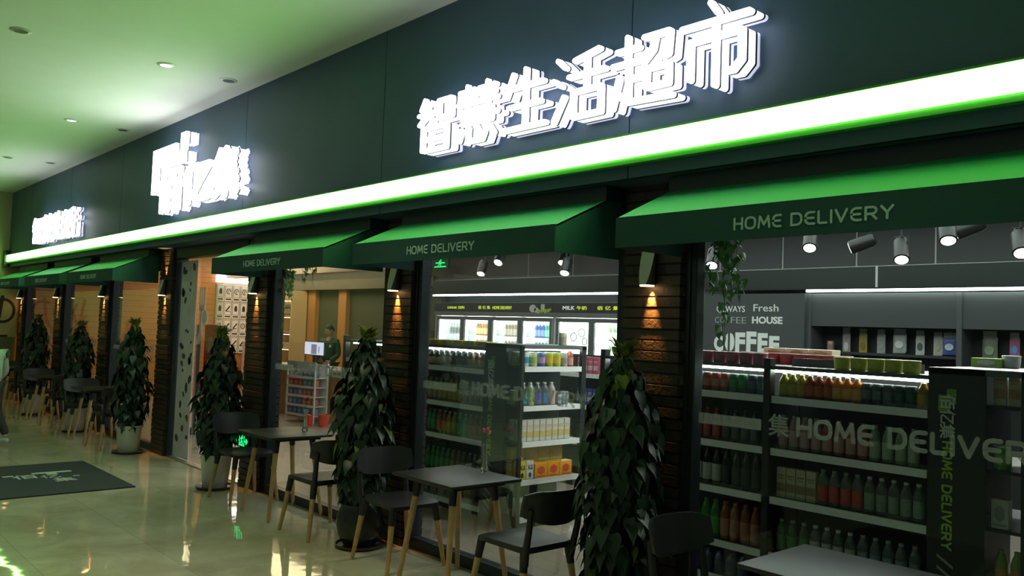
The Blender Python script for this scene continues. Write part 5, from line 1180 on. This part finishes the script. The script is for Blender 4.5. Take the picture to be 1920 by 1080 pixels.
def person(loc, rz, label, J, H, jacket, trousers, hairm, head_yaw=0., head_pitch=0., emblem=None, quilt=False, hair_len=0.):
    t = empty('person', loc, rz, label=label, cat='person'); S = H/1.70; V = lambda p: Vector(p)*S
    body = MB()
    nodes = [(V(J['pelvis']),(.14*S,.10*S)),(V(J['waist']),(.125*S,.09*S)),(V(J['chest']),(.155*S,.105*S)),(V(J['neck0']),(.065*S,.06*S)),(V(J['neck1']),.05*S)]
    edges = [(0,1),(1,2),(2,3),(3,4)]
    for s in ('l','r'):
        b = len(nodes); nodes += [(V(J['sh_'+s]),.062*S),(V(J['el_'+s]),.042*S),(V(J['wr_'+s]),.028*S)]; edges += [(2,b),(b,b+1),(b+1,b+2)]
        b = len(nodes); nodes += [(V(J['hip_'+s]),.088*S),(V(J['kn_'+s]),.058*S),(V(J['an_'+s]),.038*S)]; edges += [(0,b),(b,b+1),(b+1,b+2)]
    vs, fs = skin_geo(nodes, edges); body.add(vs, fs)
    hd = V(J['head']); a, b_, M = head_geo(hd, S, head_yaw, head_pitch); body.add(a, b_, 0, M)
    for s, sg in (('l',1),('r',-1)):
        wr = V(J['wr_'+s]); d = (wr-V(J['el_'+s])).normalized(); pal = Vector((0,-sg,0)) if abs(d.y) < .8 else Vector((1,0,0)); pal = (pal-d*pal.dot(d)).normalized()
        for nd, eg in hand_nodes(wr, d, sg, pal):
            v2, f2 = skin_geo(nd, eg, 0, 1); body.add(v2, f2)
        ear = M @ Vector((-.005, .078*sg, -.005)); body.lathe([(.004,-.028),(.013,-.02),(.017,0),(.015,.02),(.006,.03)], ear, 10)
    body.build('body', SKIN, t, smooth=180)
    # jacket, trousers, shoes, hair, eyes and mouth
    g = 1.22 if quilt else 1.14
    jn = [(V(J['pelvis'])+Vector((0,0,.02)),(.155*S*g,.118*S*g)),(V(J['waist']),(.145*S*g,.112*S*g)),(V(J['chest']),(.168*S*g,.120*S*g)),(V(J['neck0'])-Vector((0,0,.01)),(.075*S,.072*S)),(V(J['neck0'])+Vector((0,0,.03)),(.070*S,.066*S))]
    je = [(0,1),(1,2),(2,3),(3,4)]
    for s in ('l','r'):
        b = len(jn); a0, a1, a2 = V(J['sh_'+s]), V(J['el_'+s]), V(J['wr_'+s]); n0 = [(a0,.075*S*g)]
        steps = 6 if quilt else 2
        for k in range(1, steps+1): n0.append((a0.lerp(a1,k/steps), (.066-.008*k/steps)*S*g*(1.08 if (quilt and k%2) else .97)))
        for k in range(1, steps+1): n0.append((a1.lerp(a2,k/steps*.97), (.058-.013*k/steps)*S*g*(1.08 if (quilt and k%2) else .97)))
        jn += n0; je += [(2,b)]+[(b+k,b+k+1) for k in range(len(n0)-1)]
    vs, fs = skin_geo(jn, je); MB().add(vs, fs).build('jacket', jacket, t, smooth=180)
    tn = [(V(J['pelvis'])+Vector((0,0,.03)),(.152*S,.112*S))]; te = []
    for s in ('l','r'):
        b = len(tn); tn += [(V(J['hip_'+s]),.100*S),(V(J['kn_'+s]),.072*S),(V(J['an_'+s])+Vector((0,0,.02)),.056*S)]; te += [(0,b),(b,b+1),(b+1,b+2)]
    vs, fs = skin_geo(tn, te); MB().add(vs, fs).build('trousers', trousers, t, smooth=180)
    for s in ('l','r'):
        an = V(J['an_'+s]); nd = [(an+Vector((-.05*S,0,-.045*S)),.036*S),(an+Vector((.06*S,0,-.05*S)),(.042*S,.032*S)),(an+Vector((.15*S,0,-.058*S)),(.036*S,.024*S))]
        vs, fs = skin_geo(nd, [(0,1),(1,2)]); MB().add(vs, fs).build('shoe', mat('pale_trainer', (.45,.52,.55), .6), t, smooth=180)
    hb = MB(); vs, fs, _ = head_geo(Vector((0,0,0)), 1, 0, 0); keep = []
    for f in fs:
        c = sum((Vector(vs[i]) for i in f), Vector())/4
        if c.z > .062-.0*c.x or (c.x < .028 and c.z > -.03-hair_len) or (c.x < .055 and c.z > .03 and abs(c.y) > .05): keep.append(f)
    hv = [Vector(v)*1.10+Vector((-.006,0,.006)) for v in vs]; hb.add(hv, keep, 0, M); hb.build('hair', hairm, t, smooth=180)
    e = MB()
    for sg in (-1,1): e.add(*[x for x in [ [M @ Vector((.0865+.004*cos(q)*0, sg*.030+.013*cos(q), .008+.006*sin(q))) for q in [2*pi*j/10 for j in range(10)]], [tuple(range(10))] ]]); e.add([M @ Vector((.088, sg*.030+.018*cos(q), .026+.003*sin(q))) for q in [2*pi*j/10 for j in range(10)]], [tuple(range(10))])
    e.build('eyes', INKC, t)
    mo = MB().add([M @ Vector((.0935, .020*cos(q), -.052+.0045*sin(q))) for q in [2*pi*j/10 for j in range(10)]], [tuple(range(10))]); mo.build('mouth', mat('lips', (.35,.12,.10), .5), t)
    if emblem:
        c = V(J['chest']); m = MB().prism([(c.y*0+.10+.028*cos(q), c.z+.02+.03*sin(q)) for q in [2*pi*j/14 for j in range(14)]], 0, .004, 0, Matrix.Translation((c.x+.120*S*g, 0, 0)) @ Matrix.Rotation(pi/2,4,'Z')); m.build('jacket_emblem', emblem, t)
    return t
STAND = dict(pelvis=(0,0,.93), waist=(0,0,1.08), chest=(.01,0,1.28), neck0=(.0,0,1.44), neck1=(.01,0,1.50), head=(.03,0,1.60),
  sh_l=(0,.17,1.38), el_l=(.04,.23,1.12), wr_l=(.24,.16,1.00), sh_r=(0,-.17,1.38), el_r=(.04,-.23,1.12), wr_r=(.26,-.14,1.02),
  hip_l=(0,.09,.90), kn_l=(.02,.10,.49), an_l=(0,.10,.085), hip_r=(0,-.09,.90), kn_r=(.02,-.10,.49), an_r=(0,-.10,.085))
person((-14.62,4.48,0), radians(-62), 'person with short dark hair in a dark green jacket standing behind the cash counter', STAND, 1.66, mat('dark_green_jacket', (.008,.045,.028), .7), mat('dark_trousers', (.02,.02,.025), .7), HAIR, radians(-25), radians(18), mat('white_emblem', (.6,.65,.6), .5))
WALK = dict(STAND); WALK.update(sh_l=(.03,.19,1.38), el_l=(-.02,.30,1.10), wr_l=(.10,.31,.86), el_r=(.06,-.28,1.11), wr_r=(.22,-.24,.92),
  kn_l=(.16,.10,.50), an_l=(.10,.10,.085), hip_r=(0,-.09,.90), kn_r=(-.05,-.10,.50), an_r=(-.26,-.10,.12))
person((-12.52,-1.60,0), radians(-150), 'person in a pale green-grey padded jacket walking in at the left photo edge', WALK, 1.42, mat('pale_padded_jacket', (.30,.38,.31), .6, bump=.3, bscale=30), mat('dark_walk_trousers', (.02,.024,.03), .7), HAIR, 0, 0, None, True)
